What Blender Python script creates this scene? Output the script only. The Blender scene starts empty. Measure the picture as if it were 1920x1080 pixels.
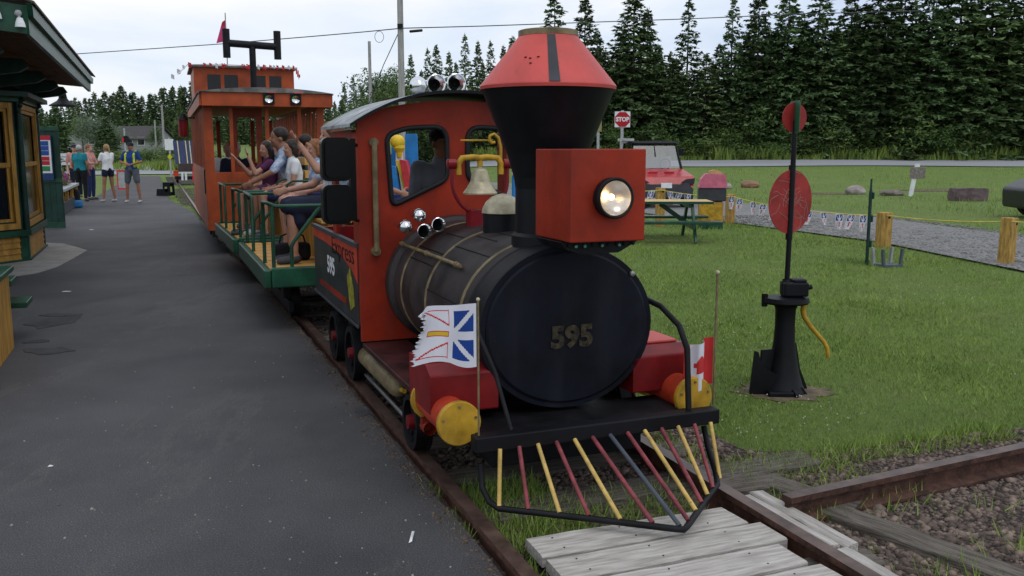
import bpy, bmesh, math, random
import numpy as np
from mathutils import Vector, Matrix, Euler
from mathutils.geometry import tessellate_polygon
random.seed(7); np.random.seed(7)
R = math.radians; PI = math.pi
scene = bpy.context.scene
COL = scene.collection

# ---------------------------------------------------------------- camera, sky, sun, exposure
CAMH = 1.6; PITCH = R(8.66); FPX = 1707.0
cam = bpy.data.objects.new('camera', bpy.data.cameras.new('camera')); COL.objects.link(cam)
cam.location = (0, 0, CAMH); cam.rotation_euler = (R(90) - PITCH, 0, 0)
cam.data.sensor_width = 36; cam.data.lens = 36 * FPX / 1920; cam.data.clip_end = 3000; cam.data.clip_start = .05
scene.camera = cam
SUN_EL, SUN_AZ = R(58), R(150)          # overcast: the sun is only a soft brighter patch behind the camera, upper left
w = bpy.data.worlds.new('World'); scene.world = w; w.use_nodes = True
nt = w.node_tree; nt.nodes.clear()
def wn(t, **k):
    n = nt.nodes.new(t)
    for a, b in k.items(): setattr(n, a, b)
    return n
out = wn('ShaderNodeOutputWorld'); bg = wn('ShaderNodeBackground'); bg.inputs[1].default_value = .1
sky = wn('ShaderNodeTexSky', sky_type='NISHITA', sun_disc=False); sky.sun_elevation = SUN_EL; sky.sun_rotation = SUN_AZ
tc = wn('ShaderNodeTexCoord'); mp = wn('ShaderNodeMapping'); mp.inputs['Scale'].default_value = (1.3, 1.3, 5.0); mp.inputs['Location'].default_value = (.35, .1, .2)
no = wn('ShaderNodeTexNoise'); no.inputs['Scale'].default_value = 1.6; no.inputs['Detail'].default_value = 7; no.inputs['Roughness'].default_value = .52; no.inputs['Distortion'].default_value = .35
cr = wn('ShaderNodeValToRGB'); e = cr.color_ramp.elements
e[0].position = .34; e[0].color = (.60, .70, .90, 1); e[1].position = .62; e[1].color = (1, 1, 1, 1)
m = e.new(.47); m.color = (.78, .86, .98, 1)
mul = wn('ShaderNodeVectorMath', operation='SCALE'); mul.inputs['Scale'].default_value = 10.6
mix = wn('ShaderNodeMix', data_type='RGBA'); mix.inputs[0].default_value = .9
L = nt.links.new
L(tc.outputs['Generated'], mp.inputs[0]); L(mp.outputs[0], no.inputs[0]); L(no.outputs[0], cr.inputs[0]); L(cr.outputs[0], mul.inputs[0])
L(sky.outputs[0], mix.inputs[6]); L(mul.outputs[0], mix.inputs[7]); L(mix.outputs[2], bg.inputs[0]); L(bg.outputs[0], out.inputs[0])
sd = bpy.data.lights.new('sun', 'SUN'); sd.energy = .6; sd.angle = R(25); sd.color = (1, .96, .9)
sun = bpy.data.objects.new('sun', sd); COL.objects.link(sun)
sdir = Vector((math.sin(SUN_AZ) * math.cos(SUN_EL), math.cos(SUN_AZ) * math.cos(SUN_EL), math.sin(SUN_EL)))
sun.rotation_euler = sdir.to_track_quat('Z', 'Y').to_euler(); sun.location = (0, 0, 30)
vs = scene.view_settings; vs.view_transform = 'Standard'; vs.look = 'None'; vs.exposure = 0.0; vs.gamma = 1; vs.use_curve_mapping = False

# ---------------------------------------------------------------- frames: world X/Y and the track frame (s across, t along, z up)
TH = R(21.2)
S = Vector((math.cos(TH), math.sin(TH), 0)); B = Vector((-math.sin(TH), math.cos(TH), 0))
def W(s, t, z=0): return S * s + B * t + Vector((0, 0, z))
def atY(px, py, Y):
    a = (px - 960) / FPX; b = (540 - py) / FPX
    r = Vector((a, math.cos(PITCH) + b * math.sin(PITCH), -math.sin(PITCH) + b * math.cos(PITCH)))
    return Vector((0, 0, CAMH)) + r * (Y / r.y)
def drift(t):                            # the track bends slightly to the left behind the engine
    k = min(1, max(0, (t - 8) / 12.0)); k = k * k * (3 - 2 * k); return -.24 * k
def softramp(v, k): return k * math.log1p(math.exp(min(40, v / k)))
def sstep(a, b, v): k = min(1, max(0, (v - a) / (b - a))); return k * k * (3 - 2 * k)
def ground_z(x, y):
    wr = sstep(-20, 2, x)
    r = .03 * softramp(y - 40, 4); l = .035 * softramp(y - 76, 5)
    z = wr * min(r, 3.2) + (1 - wr) * min(l, 9)
    return z + .06 * math.sin(x * .31 + 1) * math.sin(y * .23) * sstep(14, 30, y)

# ---------------------------------------------------------------- materials
MATS = {}
def mat(name, col, rough=.6, metal=0, var=.15, scale=6, bump=.0, bscale=40, col2=None, stretch=None, coat=0, spec=.3, obrand=0, rmix=None, isl=0, grime=0):
    if name in MATS: return MATS[name]
    m = bpy.data.materials.new(name); m.use_nodes = True; MATS[name] = m
    n = m.node_tree.nodes; l = m.node_tree.links.new; b = n['Principled BSDF']
    b.inputs['Roughness'].default_value = rough; b.inputs['Metallic'].default_value = metal
    b.inputs['Coat Weight'].default_value = coat; b.inputs['Coat Roughness'].default_value = .12; b.inputs['Specular IOR Level'].default_value = spec
    t = n.new('ShaderNodeTexCoord'); mp = n.new('ShaderNodeMapping'); l(t.outputs['Object'], mp.inputs[0])
    if stretch: mp.inputs['Scale'].default_value = stretch
    no = n.new('ShaderNodeTexNoise'); no.inputs['Scale'].default_value = scale; no.inputs['Detail'].default_value = 6; no.inputs['Roughness'].default_value = .62
    l(mp.outputs[0], no.inputs[0])
    c = tuple(col); c2 = tuple(col2) if col2 else tuple(v * (1 - var * 1.6) for v in c); c1 = c if col2 else tuple(min(1, v * (1 + var * .6)) for v in c)
    r = n.new('ShaderNodeValToRGB'); r.color_ramp.elements[0].position = .36; r.color_ramp.elements[1].position = .64
    r.color_ramp.elements[0].color = (*c2, 1); r.color_ramp.elements[1].color = (*c1, 1); l(no.outputs[0], r.inputs[0])
    last = r.outputs[0]
    if obrand:
        oi = n.new('ShaderNodeObjectInfo'); hs = n.new('ShaderNodeHueSaturation')
        mr = n.new('ShaderNodeMapRange'); mr.inputs[3].default_value = 1 - obrand; mr.inputs[4].default_value = 1 + obrand; l(oi.outputs['Random'], mr.inputs[0])
        l(mr.outputs[0], hs.inputs['Value']); l(last, hs.inputs['Color']); last = hs.outputs[0]
        mh = n.new('ShaderNodeMapRange'); mh.inputs[3].default_value = .5 - obrand * .06; mh.inputs[4].default_value = .5 + obrand * .04
        mm = n.new('ShaderNodeMath'); mm.operation = 'MULTIPLY'; mm.inputs[1].default_value = 7.31; mf = n.new('ShaderNodeMath'); mf.operation = 'FRACT'
        l(oi.outputs['Random'], mm.inputs[0]); l(mm.outputs[0], mf.inputs[0]); l(mf.outputs[0], mh.inputs[0]); l(mh.outputs[0], hs.inputs['Hue'])
    if grime:                                         # small chips and smudges of old paint
        g1 = n.new('ShaderNodeTexNoise'); g1.inputs['Scale'].default_value = 26; g1.inputs['Detail'].default_value = 8; g1.inputs['Roughness'].default_value = .7; l(t.outputs['Object'], g1.inputs[0])
        r1 = n.new('ShaderNodeValToRGB'); r1.color_ramp.elements[0].position = .635; r1.color_ramp.elements[0].color = (0, 0, 0, 1); r1.color_ramp.elements[1].position = .665; r1.color_ramp.elements[1].color = (grime,) * 3 + (1,); l(g1.outputs[0], r1.inputs[0])
        mx = n.new('ShaderNodeMix'); mx.data_type = 'RGBA'; l(r1.outputs[0], mx.inputs[0]); l(last, mx.inputs[6]); mx.inputs[7].default_value = (*[v * .25 + .012 for v in c], 1); last = mx.outputs[2]
        g2 = n.new('ShaderNodeTexNoise'); g2.inputs['Scale'].default_value = 3.5; g2.inputs['Detail'].default_value = 7; m3 = n.new('ShaderNodeMapping'); m3.inputs['Scale'].default_value = (2.5, 2.5, .5); l(t.outputs['Object'], m3.inputs[0]); l(m3.outputs[0], g2.inputs[0])
        r2 = n.new('ShaderNodeValToRGB'); r2.color_ramp.elements[0].position = .5; r2.color_ramp.elements[0].color = (0, 0, 0, 1); r2.color_ramp.elements[1].position = .72; r2.color_ramp.elements[1].color = (grime * .6,) * 3 + (1,); l(g2.outputs[0], r2.inputs[0])
        my = n.new('ShaderNodeMix'); my.data_type = 'RGBA'; l(r2.outputs[0], my.inputs[0]); l(last, my.inputs[6]); my.inputs[7].default_value = (*[v * .5 + .02 for v in c], 1); last = my.outputs[2]
    if isl:
        ge = n.new('ShaderNodeNewGeometry'); h2 = n.new('ShaderNodeHueSaturation'); m2 = n.new('ShaderNodeMapRange'); m2.inputs[3].default_value = 1 - isl; m2.inputs[4].default_value = 1 + isl
        l(ge.outputs['Random Per Island'], m2.inputs[0]); l(m2.outputs[0], h2.inputs['Value']); l(last, h2.inputs['Color']); last = h2.outputs[0]
    l(last, b.inputs['Base Color'])
    if rmix is not None:
        mr = n.new('ShaderNodeMapRange'); mr.inputs[3].default_value = rough; mr.inputs[4].default_value = rmix; l(no.outputs[0], mr.inputs[0]); l(mr.outputs[0], b.inputs['Roughness'])
    if bump:
        n2 = n.new('ShaderNodeTexNoise'); n2.inputs['Scale'].default_value = bscale; n2.inputs['Detail'].default_value = 5; l(mp.outputs[0], n2.inputs[0])
        bp = n.new('ShaderNodeBump'); bp.inputs['Strength'].default_value = bump; bp.inputs['Distance'].default_value = .02
        l(n2.outputs[0], bp.inputs['Height']); l(bp.outputs[0], b.inputs['Normal'])
    return m
M = dict(
 red=mat('engine_red', (.30, .022, .005), .42, var=.26, scale=2.6, rmix=.62, grime=.7, bump=.05, bscale=30),
 red2=mat('barrel_red', (.50, .05, .02), .4, var=.2, scale=5),
 darkred=mat('maroon_paint', (.20, .008, .010), .4, var=.25, scale=4, grime=.5),
 conered_skylit=mat('chimney_red_skylit', (.58, .085, .075), .42, var=.1, scale=4, rmix=.6, grime=.35),  # paler and pinker than engine_red: sky light on upward faces put into the colour
 brown=mat('running_board', (.05, .012, .012), .5, var=.4, scale=4),
 black=mat('black_paint', (.006, .006, .009), .42, var=.3, scale=5, bump=.04, bscale=20, rmix=.6, spec=.22),
 iron=mat('black_iron', (.009, .009, .011), .55, var=.4, scale=8, bump=.1, bscale=50, spec=.22),
 boiler=mat('boiler_jacket', (.036, .029, .029), .42, var=.5, scale=4, bump=.09, bscale=9, rmix=.66, grime=.5),
 rubber=mat('rubber', (.012, .013, .015), .6),
 gloss=mat('black_plastic', (.003, .003, .004), .3, spec=.16),
 tan=mat('old_brass', (.22, .17, .09), .45, var=.3, scale=12),
 cream=mat('bell_bronze', (.50, .44, .30), .38, metal=.15, var=.2, scale=14),
 yellow=mat('yellow_paint', (.52, .30, .025), .5, var=.25, scale=9, grime=.5),
 pyellow=mat('pale_yellow_bar', (.62, .42, .12), .45, var=.2, scale=14, grime=.8),
 pred=mat('dull_red_bar', (.26, .05, .06), .45, var=.3, scale=14, grime=.7),
 bgrey=mat('blue_grey_bar', (.07, .08, .10), .45),
 chrome=mat('chrome', (.75, .76, .78), .12, metal=1, var=.05),
 steel=mat('dull_steel', (.32, .32, .32), .4, metal=.7, var=.2),
 roofg=mat('cab_roof_zinc', (.40, .42, .44), .6, var=.35, scale=7, bump=.1),
 orange=mat('caboose_orange', (.40, .070, .018), .5, var=.25, scale=2.4, bump=.05, grime=.5),
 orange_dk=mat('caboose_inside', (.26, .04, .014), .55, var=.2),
 roofcab=mat('caboose_roof', (.22, .20, .19), .7, var=.3),
 green=mat('green_paint', (.014, .075, .042), .42, var=.3, scale=4, coat=.08),
 green2=mat('station_green', (.010, .046, .035), .5, var=.3, scale=3),
 deck=mat('deck_yellow', (.60, .33, .09), .6, var=.25, scale=6, stretch=(1, 6, 1)),
 ywood=mat('station_yellow', (.48, .255, .05), .6, var=.25, scale=5, stretch=(3, 3, .6)),
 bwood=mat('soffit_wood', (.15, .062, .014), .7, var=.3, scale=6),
 glass=mat('dark_glass', (.008, .009, .011), .12, spec=.3),
 shingle=mat('shingle', (.10, .07, .055), .85, var=.4, scale=14, bump=.3),
 white=mat('white_paint', (.75, .76, .78), .5, var=.08),
 print_red=mat('print_red', (.45, .02, .03), .5, var=.05), print_blue=mat('print_blue', (.02, .07, .30), .6, var=.05), print_green=mat('print_green', (.03, .22, .08), .6, var=.05),
 navy=mat('flag_blue', (.01, .05, .26), .8, var=.1), fwhite=mat('flag_white', (.66, .66, .72), .85, var=.06), fred=mat('flag_red', (.55, .035, .035), .8, var=.1), fgold=mat('flag_gold', (.62, .42, .03), .8, var=.1),
 rust=mat('rusty_rail', (.085, .040, .028), .55, var=.35, scale=14, bump=.25, bscale=60), railtop=mat('rail_head', (.12, .075, .06), .38, metal=.3, var=.3, scale=10),
 plank=mat('weathered_plank', (.50, .47, .43), .88, col2=(.29, .265, .24), scale=5, stretch=(1, 9, 9), bump=.3, bscale=14, obrand=.12),
 sleeper=mat('old_sleeper', (.17, .15, .125), .95, col2=(.07, .058, .048), scale=6, stretch=(1, 8, 8), bump=.6, bscale=12),
 nail=mat('nail_rust', (.05, .03, .02), .7),
 stone=mat('gravel_stone', (.20, .15, .12), .9, col2=(.075, .055, .047), scale=16, bump=.3, isl=.55),
 rock=mat('boulder', (.26, .22, .20), .95, col2=(.13, .10, .10), scale=3, bump=.8, bscale=8),
 purple=mat('purple_slab', (.17, .125, .13), .9, col2=(.09, .06, .065), scale=3, bump=.7, bscale=8),
 blade=mat('grass_blades', (.255, .345, .078), .7, col2=(.16, .245, .052), scale=1.3, spec=.1, isl=.3), 
 weed=mat('tall_weeds', (.24, .32, .07), .8, col2=(.14, .20, .05), scale=.6, spec=.1),
 clover=mat('clover_white', (.62, .62, .55), .8),
 spruce=mat('spruce_needles', (.120, .180, .070), .85, col2=(.060, .102, .042), scale=.9, obrand=.34, spec=.12, isl=.35),
 leaf=mat('broad_leaves', (.12, .19, .05), .75, col2=(.055, .10, .03), scale=.8, obrand=.25),
 willow=mat('pale_leaves', (.20, .26, .17), .75, col2=(.11, .15, .09), scale=.8),
 bark=mat('bark', (.085, .07, .06), .95, var=.4, bump=.5), pole=mat('pole_wood', (.36, .35, .34), .9, var=.2, scale=3, stretch=(4, 4, .5)),
 wire=mat('wire', (.06, .06, .08), .6), rope=mat('yellow_rope', (.62, .52, .12), .8), postw=mat('post_yellow', (.45, .27, .07), .7, var=.3, scale=8, stretch=(3, 3, .7)),
 pink=mat('pink_plastic', (.62, .16, .24), .5), dgrey=mat('dark_grey', (.05, .052, .06), .6), lgrey=mat('light_grey', (.38, .39, .40), .6), bluegrey=mat('blue_grey', (.09, .11, .13), .6),
 utvred=mat('utv_red', (.44, .03, .035), .35, coat=.3), suv=mat('dark_suv', (.020, .021, .024), .35), tyre=mat('tyre', (.02, .02, .02), .9),
 tblue=mat('toy_blue', (.02, .20, .55), .45), tred=mat('toy_red', (.60, .04, .05), .45), tyel=mat('toy_yellow', (.80, .52, .03), .45),
 targetred=mat('target_red', (.33, .028, .025), .5, var=.2, scale=8), targetgreen=mat('target_green', (.02, .12, .06), .5), crack=mat('cracked_paint', (.36, .20, .18), .7),
 house=mat('house_siding', (.30, .31, .31), .8, var=.05), houseroof=mat('house_roof', (.075, .07, .07), .9), concrete=mat('concrete', (.34, .33, .31), .9, var=.12, scale=5, bump=.15),
 flower=mat('petunia', (.40, .09, .26), .8, col2=(.16, .04, .10), scale=30), bagblue=mat('bag_blue', (.02, .16, .36), .6), dirt=mat('bare_dirt', (.15, .115, .075), .95, var=.3, scale=12, bump=.4),
)
def ground_mat(name, kind):
    m = bpy.data.materials.new(name); m.use_nodes = True; n = m.node_tree.nodes; l = m.node_tree.links.new; b = n['Principled BSDF']; b.inputs['Specular IOR Level'].default_value = .25
    t = n.new('ShaderNodeTexCoord')
    def noise(sc, d=5, r=.6, st=None, typ='noise'):
        mp = n.new('ShaderNodeMapping'); l(t.outputs['Object'], mp.inputs[0])
        if st: mp.inputs['Scale'].default_value = st
        if typ == 'noise': x = n.new('ShaderNodeTexNoise'); x.inputs['Detail'].default_value = d; x.inputs['Roughness'].default_value = r
        else: x = n.new('ShaderNodeTexVoronoi')
        x.inputs['Scale'].default_value = sc; l(mp.outputs[0], x.inputs[0]); return x.outputs[0]
    def ramp(src, stops):
        r = n.new('ShaderNodeValToRGB'); el = r.color_ramp.elements
        while len(el) < len(stops): el.new(.5)
        for q, (p, c) in zip(el, stops): q.position = p; q.color = (*c, 1)
        l(src, r.inputs[0]); return r.outputs[0]
    def mixc(f, a, c, mode='MIX'):
        x = n.new('ShaderNodeMix'); x.data_type = 'RGBA'; x.blend_type = mode
        if isinstance(f, float): x.inputs[0].default_value = f
        else: l(f, x.inputs[0])
        l(a, x.inputs[6]); l(c, x.inputs[7]); return x.outputs[2]
    if kind == 'grass':
        a = ramp(noise(.35, 4), [(.3, (.115, .180, .040)), (.5, (.145, .215, .046)), (.7, (.20, .225, .062))])
        a = mixc(.55, a, ramp(noise(14, 6, .7), [(.3, (.08, .125, .028)), (.5, (.13, .20, .044)), (.75, (.21, .24, .08))]))
        a = mixc(ramp(noise(.9, 5, .7), [(.54, (0, 0, 0)), (.70, (.6, .6, .6))]), a, ramp(noise(30), [(.3, (.10, .085, .045)), (.7, (.16, .14, .07))]))
        l(a, b.inputs['Base Color']); b.inputs['Roughness'].default_value = .9; h = noise(60, 6, .75); bs = .9; bd = .03
    elif kind == 'asphalt':
        a = ramp(noise(.7, 7, .62), [(.32, (.045, .044, .048)), (.48, (.062, .061, .065)), (.66, (.082, .081, .085))])
        a = mixc(ramp(noise(1.5, 3, .5, (1, .5, 1)), [(.63, (0, 0, 0)), (.72, (.45, .45, .45))]), a, ramp(noise(20), [(.4, (.026, .026, .03)), (.6, (.034, .034, .038))]))
        a = mixc(ramp(noise(.9, 6, .75, (1.5, .4, 1)), [(.56, (0, 0, 0)), (.60, (.35, .35, .35)), (.64, (0, 0, 0))]), a, ramp(noise(9), [(.4, (.10, .095, .09)), (.6, (.12, .115, .11))]))
        sp = ramp(noise(170, 2, .5), [(.40, (.6, .6, .6)), (.60, (1.3, 1.3, 1.3)), (.78, (3.2, 3.1, 3.0))])
        a = mixc(.8, a, sp, 'MULTIPLY')
        l(a, b.inputs['Base Color']); b.inputs['Roughness'].default_value = .72; h = noise(110, 6, .8); bs = .5; bd = .006
    elif kind == 'gravel':
        a = ramp(noise(1.0, 4), [(.3, (.13, .115, .105)), (.7, (.20, .185, .175))])
        a = mixc(.75, a, ramp(noise(24, 1, .5, None, 'v'), [(.05, (.35, .34, .33)), (.3, (.16, .14, .13)), (.6, (.05, .045, .045))]))
        l(a, b.inputs['Base Color']); b.inputs['Roughness'].default_value = .95; h = noise(24, 1, .5, None, 'v'); bs = 1.; bd = .03
    elif kind == 'ballast':
        a = ramp(noise(2.2, 5), [(.3, (.045, .036, .032)), (.7, (.095, .08, .07))])
        a = mixc(.5, a, ramp(noise(34, 1, .5, None, 'v'), [(.05, (.20, .17, .155)), (.3, (.09, .072, .066)), (.6, (.02, .017, .017))]))
        l(a, b.inputs['Base Color']); b.inputs['Roughness'].default_value = .95; h = noise(34, 1, .5, None, 'v'); bs = 1.; bd = .03
    elif kind == 'lane':
        a = ramp(noise(.8, 5), [(.3, (.15, .145, .135)), (.7, (.24, .235, .225))])
        a = mixc(.5, a, ramp(noise(28, 3), [(.35, (.10, .10, .10)), (.65, (.36, .36, .36))]))
        l(a, b.inputs['Base Color']); b.inputs['Roughness'].default_value = .95; h = noise(40, 3, .6); bs = .8; bd = .02
    elif kind == 'road':
        a = ramp(noise(.5, 5, .6, (.15, 1, 1)), [(.3, (.26, .265, .28)), (.7, (.34, .345, .36))])
        l(a, b.inputs['Base Color']); b.inputs['Roughness'].default_value = .85; h = noise(50, 3); bs = .2; bd = .01
    bp = n.new('ShaderNodeBump'); bp.inputs['Strength'].default_value = bs; bp.inputs['Distance'].default_value = bd; l(h, bp.inputs['Height']); l(bp.outputs[0], b.inputs['Normal'])
    MATS[name] = m; return m
for k in ('grass', 'asphalt', 'gravel', 'ballast', 'lane', 'road'): M['g_' + k] = ground_mat('ground_' + k, k)
def lamp_mat(name, col, st):
    m = bpy.data.materials.new(name); m.use_nodes = True; b = m.node_tree.nodes['Principled BSDF']
    b.inputs['Base Color'].default_value = (*col, 1); b.inputs['Emission Color'].default_value = (*col, 1); b.inputs['Emission Strength'].default_value = st; b.inputs['Roughness'].default_value = .2
    return m
M['bulb'] = lamp_mat('lamp_bulb', (1, .60, .25), 26.0)
def clear_mat(name, col, alpha, rough=.05):
    m = bpy.data.materials.new(name); m.use_nodes = True; n = m.node_tree.nodes; l = m.node_tree.links.new
    n.clear(); o = n.new('ShaderNodeOutputMaterial'); mx = n.new('ShaderNodeMixShader'); mx.inputs[0].default_value = alpha
    tr = n.new('ShaderNodeBsdfTransparent'); tr.inputs[0].default_value = (*col, 1); g = n.new('ShaderNodeBsdfGlossy'); g.inputs['Roughness'].default_value = rough
    l(tr.outputs[0], mx.inputs[1]); l(g.outputs[0], mx.inputs[2]); l(mx.outputs[0], o.inputs[0]); return m
M['pane'] = clear_mat('clear_pane', (.55, .58, .6), .3); M['lens'] = clear_mat('lamp_lens', (.95, .95, .95), .12)

# ---------------------------------------------------------------- mesh building
def circ(n, r=1, ph=0): return [(r * math.cos(ph + 2 * PI * i / n), r * math.sin(ph + 2 * PI * i / n)) for i in range(n)]
class MB:
    def __init__(s, off=(0, 0, 0)): s.v = []; s.f = []; s.sm = []; s.mi = []; s.cur = 0; s.off = Vector(off)
    def add(s, vs, fs, smooth=False):
        b = len(s.v); s.v += [Vector(p) - s.off for p in vs]; s.f += [tuple(i + b for i in f) for f in fs]
        s.sm += [smooth] * len(fs); s.mi += [s.cur] * len(fs); return s
    def box(s, a, b, mtx=None):
        x0, y0, z0 = a; x1, y1, z1 = b
        vs = [Vector(p) for p in ((x0, y0, z0), (x1, y0, z0), (x1, y1, z0), (x0, y1, z0), (x0, y0, z1), (x1, y0, z1), (x1, y1, z1), (x0, y1, z1))]
        if mtx: vs = [mtx @ p for p in vs]
        return s.add(vs, [(0, 3, 2, 1), (4, 5, 6, 7), (0, 1, 5, 4), (1, 2, 6, 5), (2, 3, 7, 6), (3, 0, 4, 7)])
    def beam(s, p, q, w, h, up=(0, 0, 1)):          # rectangular bar between two points
        p = Vector(p); q = Vector(q); d = (q - p); ln = d.length; d.normalize(); x = d.cross(Vector(up))
        if x.length < 1e-4: x = Vector((1, 0, 0))
        x.normalize(); u = x.cross(d); mt = Matrix((( x.x, d.x, u.x, p.x), (x.y, d.y, u.y, p.y), (x.z, d.z, u.z, p.z), (0, 0, 0, 1)))
        return s.box((-w / 2, 0, -h / 2), (w / 2, ln, h / 2), mt)
    def tube(s, pts, r, n=10, cap=True):
        pts = [Vector(p) for p in pts]; rs = r if isinstance(r, (list, tuple)) else [r] * len(pts)
        t0 = (pts[1] - pts[0]).normalized(); a = Vector((0, 0, 1)) if abs(t0.z) < .9 else Vector((1, 0, 0)); u = t0.cross(a).normalized()
        rings = []
        for i, p in enumerate(pts):
            if i == 0: t = t0
            elif i == len(pts) - 1: t = (pts[i] - pts[i - 1]).normalized()
            else: t = ((pts[i] - pts[i - 1]).normalized() + (pts[i + 1] - pts[i]).normalized()).normalized()
            u = (u - t * u.dot(t)).normalized(); v = t.cross(u)
            rings += [p + u * (c * rs[i]) + v * (d * rs[i]) for c, d in circ(n)]
        fs = [(i * n + j, i * n + (j + 1) % n, (i + 1) * n + (j + 1) % n, (i + 1) * n + j) for i in range(len(pts) - 1) for j in range(n)]
        s.add(rings, fs, True)
        if cap: s.add(rings[:n], [tuple(range(n))[::-1]]); s.add(rings[-n:], [tuple(range(n))])
        return s
    def lathe(s, prof, c, axis='z', n=32, sx=1, sy=1, smooth=True, sharp=True):     # profile [(r,h)]; hard edges between segments when sharp
        c = Vector(c)
        def P(r, h, a, b):
            if axis == 'z': return c + Vector((r * a * sx, r * b * sy, h))
            if axis == 'y': return c + Vector((r * a * sx, h, r * b * sy))
            return c + Vector((h, r * a * sx, r * b * sy))
        cc = circ(n)
        segs = [(prof[i], prof[i + 1]) for i in range(len(prof) - 1)]
        if sharp:
            for (r0, h0), (r1, h1) in segs:
                vs = [P(r0, h0, a, b) for a, b in cc] + [P(r1, h1, a, b) for a, b in cc]
                s.add(vs, [(j, (j + 1) % n, n + (j + 1) % n, n + j) for j in range(n)], smooth)
        else:
            vs = [P(r, h, a, b) for r, h in prof for a, b in cc]
            s.add(vs, [(i * n + j, i * n + (j + 1) % n, (i + 1) * n + (j + 1) % n, (i + 1) * n + j) for i in range(len(prof) - 1) for j in range(n)], smooth)
        return s
    def ell(s, c, r, n=14, mtx=None):
        c = Vector(c); k = n // 2; vs = []; fs = []
        rr = r if isinstance(r, (tuple, list)) else (r, r, r)
        for i in range(k + 1):
            th = PI * i / k
            for j in range(n):
                a = 2 * PI * j / n; p = Vector((rr[0] * math.sin(th) * math.cos(a), rr[1] * math.sin(th) * math.sin(a), rr[2] * math.cos(th)))
                vs.append(c + (mtx @ p if mtx else p))
        for i in range(k):
            for j in range(n): fs.append((i * n + j, (i + 1) * n + j, (i + 1) * n + (j + 1) % n, i * n + (j + 1) % n))
        return s.add(vs, fs, True)
    def cap(s, p, q, r0, r1, n=12):                  # capsule with tapered radius
        p = Vector(p); q = Vector(q); d = (q - p)
        if d.length < 1e-5: return s.ell(p, r0, n)
        d.normalize(); a0 = [-r0, -r0 * .7, 0]; pts = [p - d * r0, p - d * r0 * .7, p, q, q + d * r1 * .7, q + d * r1]
        return s.tube(pts, [.001, r0 * .71, r0, r1, r1 * .71, .001], n)
    def sheet(s, loops, fn, depth):                  # 2D loops (first outer, rest holes) -> slab through fn(x,y,d)
        tri = tessellate_polygon([[Vector((x, y, 0)) for x, y in lp] for lp in loops]); flat = [p for lp in loops for p in lp]
        f0 = [fn(x, y, 0) for x, y in flat]; f1 = [fn(x, y, depth) for x, y in flat]; N = len(flat)
        s.add(f0 + f1, [tuple(t) for t in tri] + [tuple(i + N for i in reversed(t)) for t in tri])
        k = 0
        for lp in loops:
            m = len(lp); s.add(f0[k:k + m] + f1[k:k + m], [(i, (i + 1) % m, m + (i + 1) % m, m + i) for i in range(m)]); k += m
        return s
    def grid(s, nu, nv, fn, colfn=None, smooth=True):
        vs = [fn(i / nu, j / nv) for j in range(nv + 1) for i in range(nu + 1)]; b = len(s.v); s.v += [Vector(p) - s.off for p in vs]
        for j in range(nv):
            for i in range(nu):
                a = b + j * (nu + 1) + i; s.f.append((a, a + 1, a + nu + 2, a + nu + 1)); s.sm.append(smooth); s.mi.append(colfn((i + .5) / nu, (j + .5) / nv) if colfn else s.cur)
        return s
    def mesh(s, name, mats):
        me = bpy.data.meshes.new(name); me.from_pydata([tuple(p) for p in s.v], [], s.f)
        for m in (mats if isinstance(mats, (list, tuple)) else [mats]): me.materials.append(m)
        me.polygons.foreach_set('use_smooth', s.sm); me.polygons.foreach_set('material_index', s.mi); me.update()
        bm = bmesh.new(); bm.from_mesh(me); bmesh.ops.remove_doubles(bm, verts=bm.verts, dist=1e-6) if s.weld else None
        bmesh.ops.recalc_face_normals(bm, faces=bm.faces) if s.fix else None
        bm.to_mesh(me); bm.free(); return me
    weld = False; fix = True
    def build(s, name, mats, parent=None, bevel=0, sub=0):
        o = bpy.data.objects.new(name, s.mesh(name, mats)); COL.objects.link(o)
        if parent: o.parent = parent
        if bevel:
            b = o.modifiers.new('bevel', 'BEVEL'); b.width = bevel; b.segments = 2; b.limit_method = 'ANGLE'; b.angle_limit = R(40)
        return o
def tag(o, label=None, cat=None, group=None, kind=None):
    if label: o['label'] = label
    if cat: o['category'] = cat
    if group: o['group'] = group
    if kind: o['kind'] = kind
    return o
def thing(name, label, cat, loc=(0, 0, 0), rz=0, group=None):
    o = bpy.data.objects.new(name, None); COL.objects.link(o); o.location = loc; o.rotation_euler = (0, 0, rz); o.empty_display_size = .2
    return tag(o, label, cat, group)
def copy_tree(o, parent=None):
    c = o.copy(); COL.objects.link(c); c.parent = parent
    for ch in list(o.children): copy_tree(ch, c)
    return c
def text(body, size, m, parent, mtx, name='lettering', bold=.0, ext=.0012, sx=1.0, align='CENTER'):
    cu = bpy.data.curves.new('txt', 'FONT'); cu.body = body; cu.size = size; cu.extrude = ext; cu.offset = bold; cu.align_x = align; cu.align_y = 'CENTER'; cu.resolution_u = 3
    o = bpy.data.objects.new('txt', cu); COL.objects.link(o); dg = bpy.context.evaluated_depsgraph_get()
    me = bpy.data.meshes.new_from_object(o.evaluated_get(dg)); bpy.data.objects.remove(o); me.transform(Matrix.Diagonal((sx, 1, 1, 1))); me.transform(mtx)
    me.materials.clear(); me.materials.append(m); n = bpy.data.objects.new(name, me); COL.objects.link(n); n.parent = parent; return n
def mface(pos, right, up):                            # matrix placing flat text: x->right, y->up
    r = Vector(right).normalized(); u = Vector(up).normalized(); n = r.cross(u); p = Vector(pos)
    return Matrix(((r.x, u.x, n.x, p.x), (r.y, u.y, n.y, p.y), (r.z, u.z, n.z, p.z), (0, 0, 0, 1)))
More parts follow.
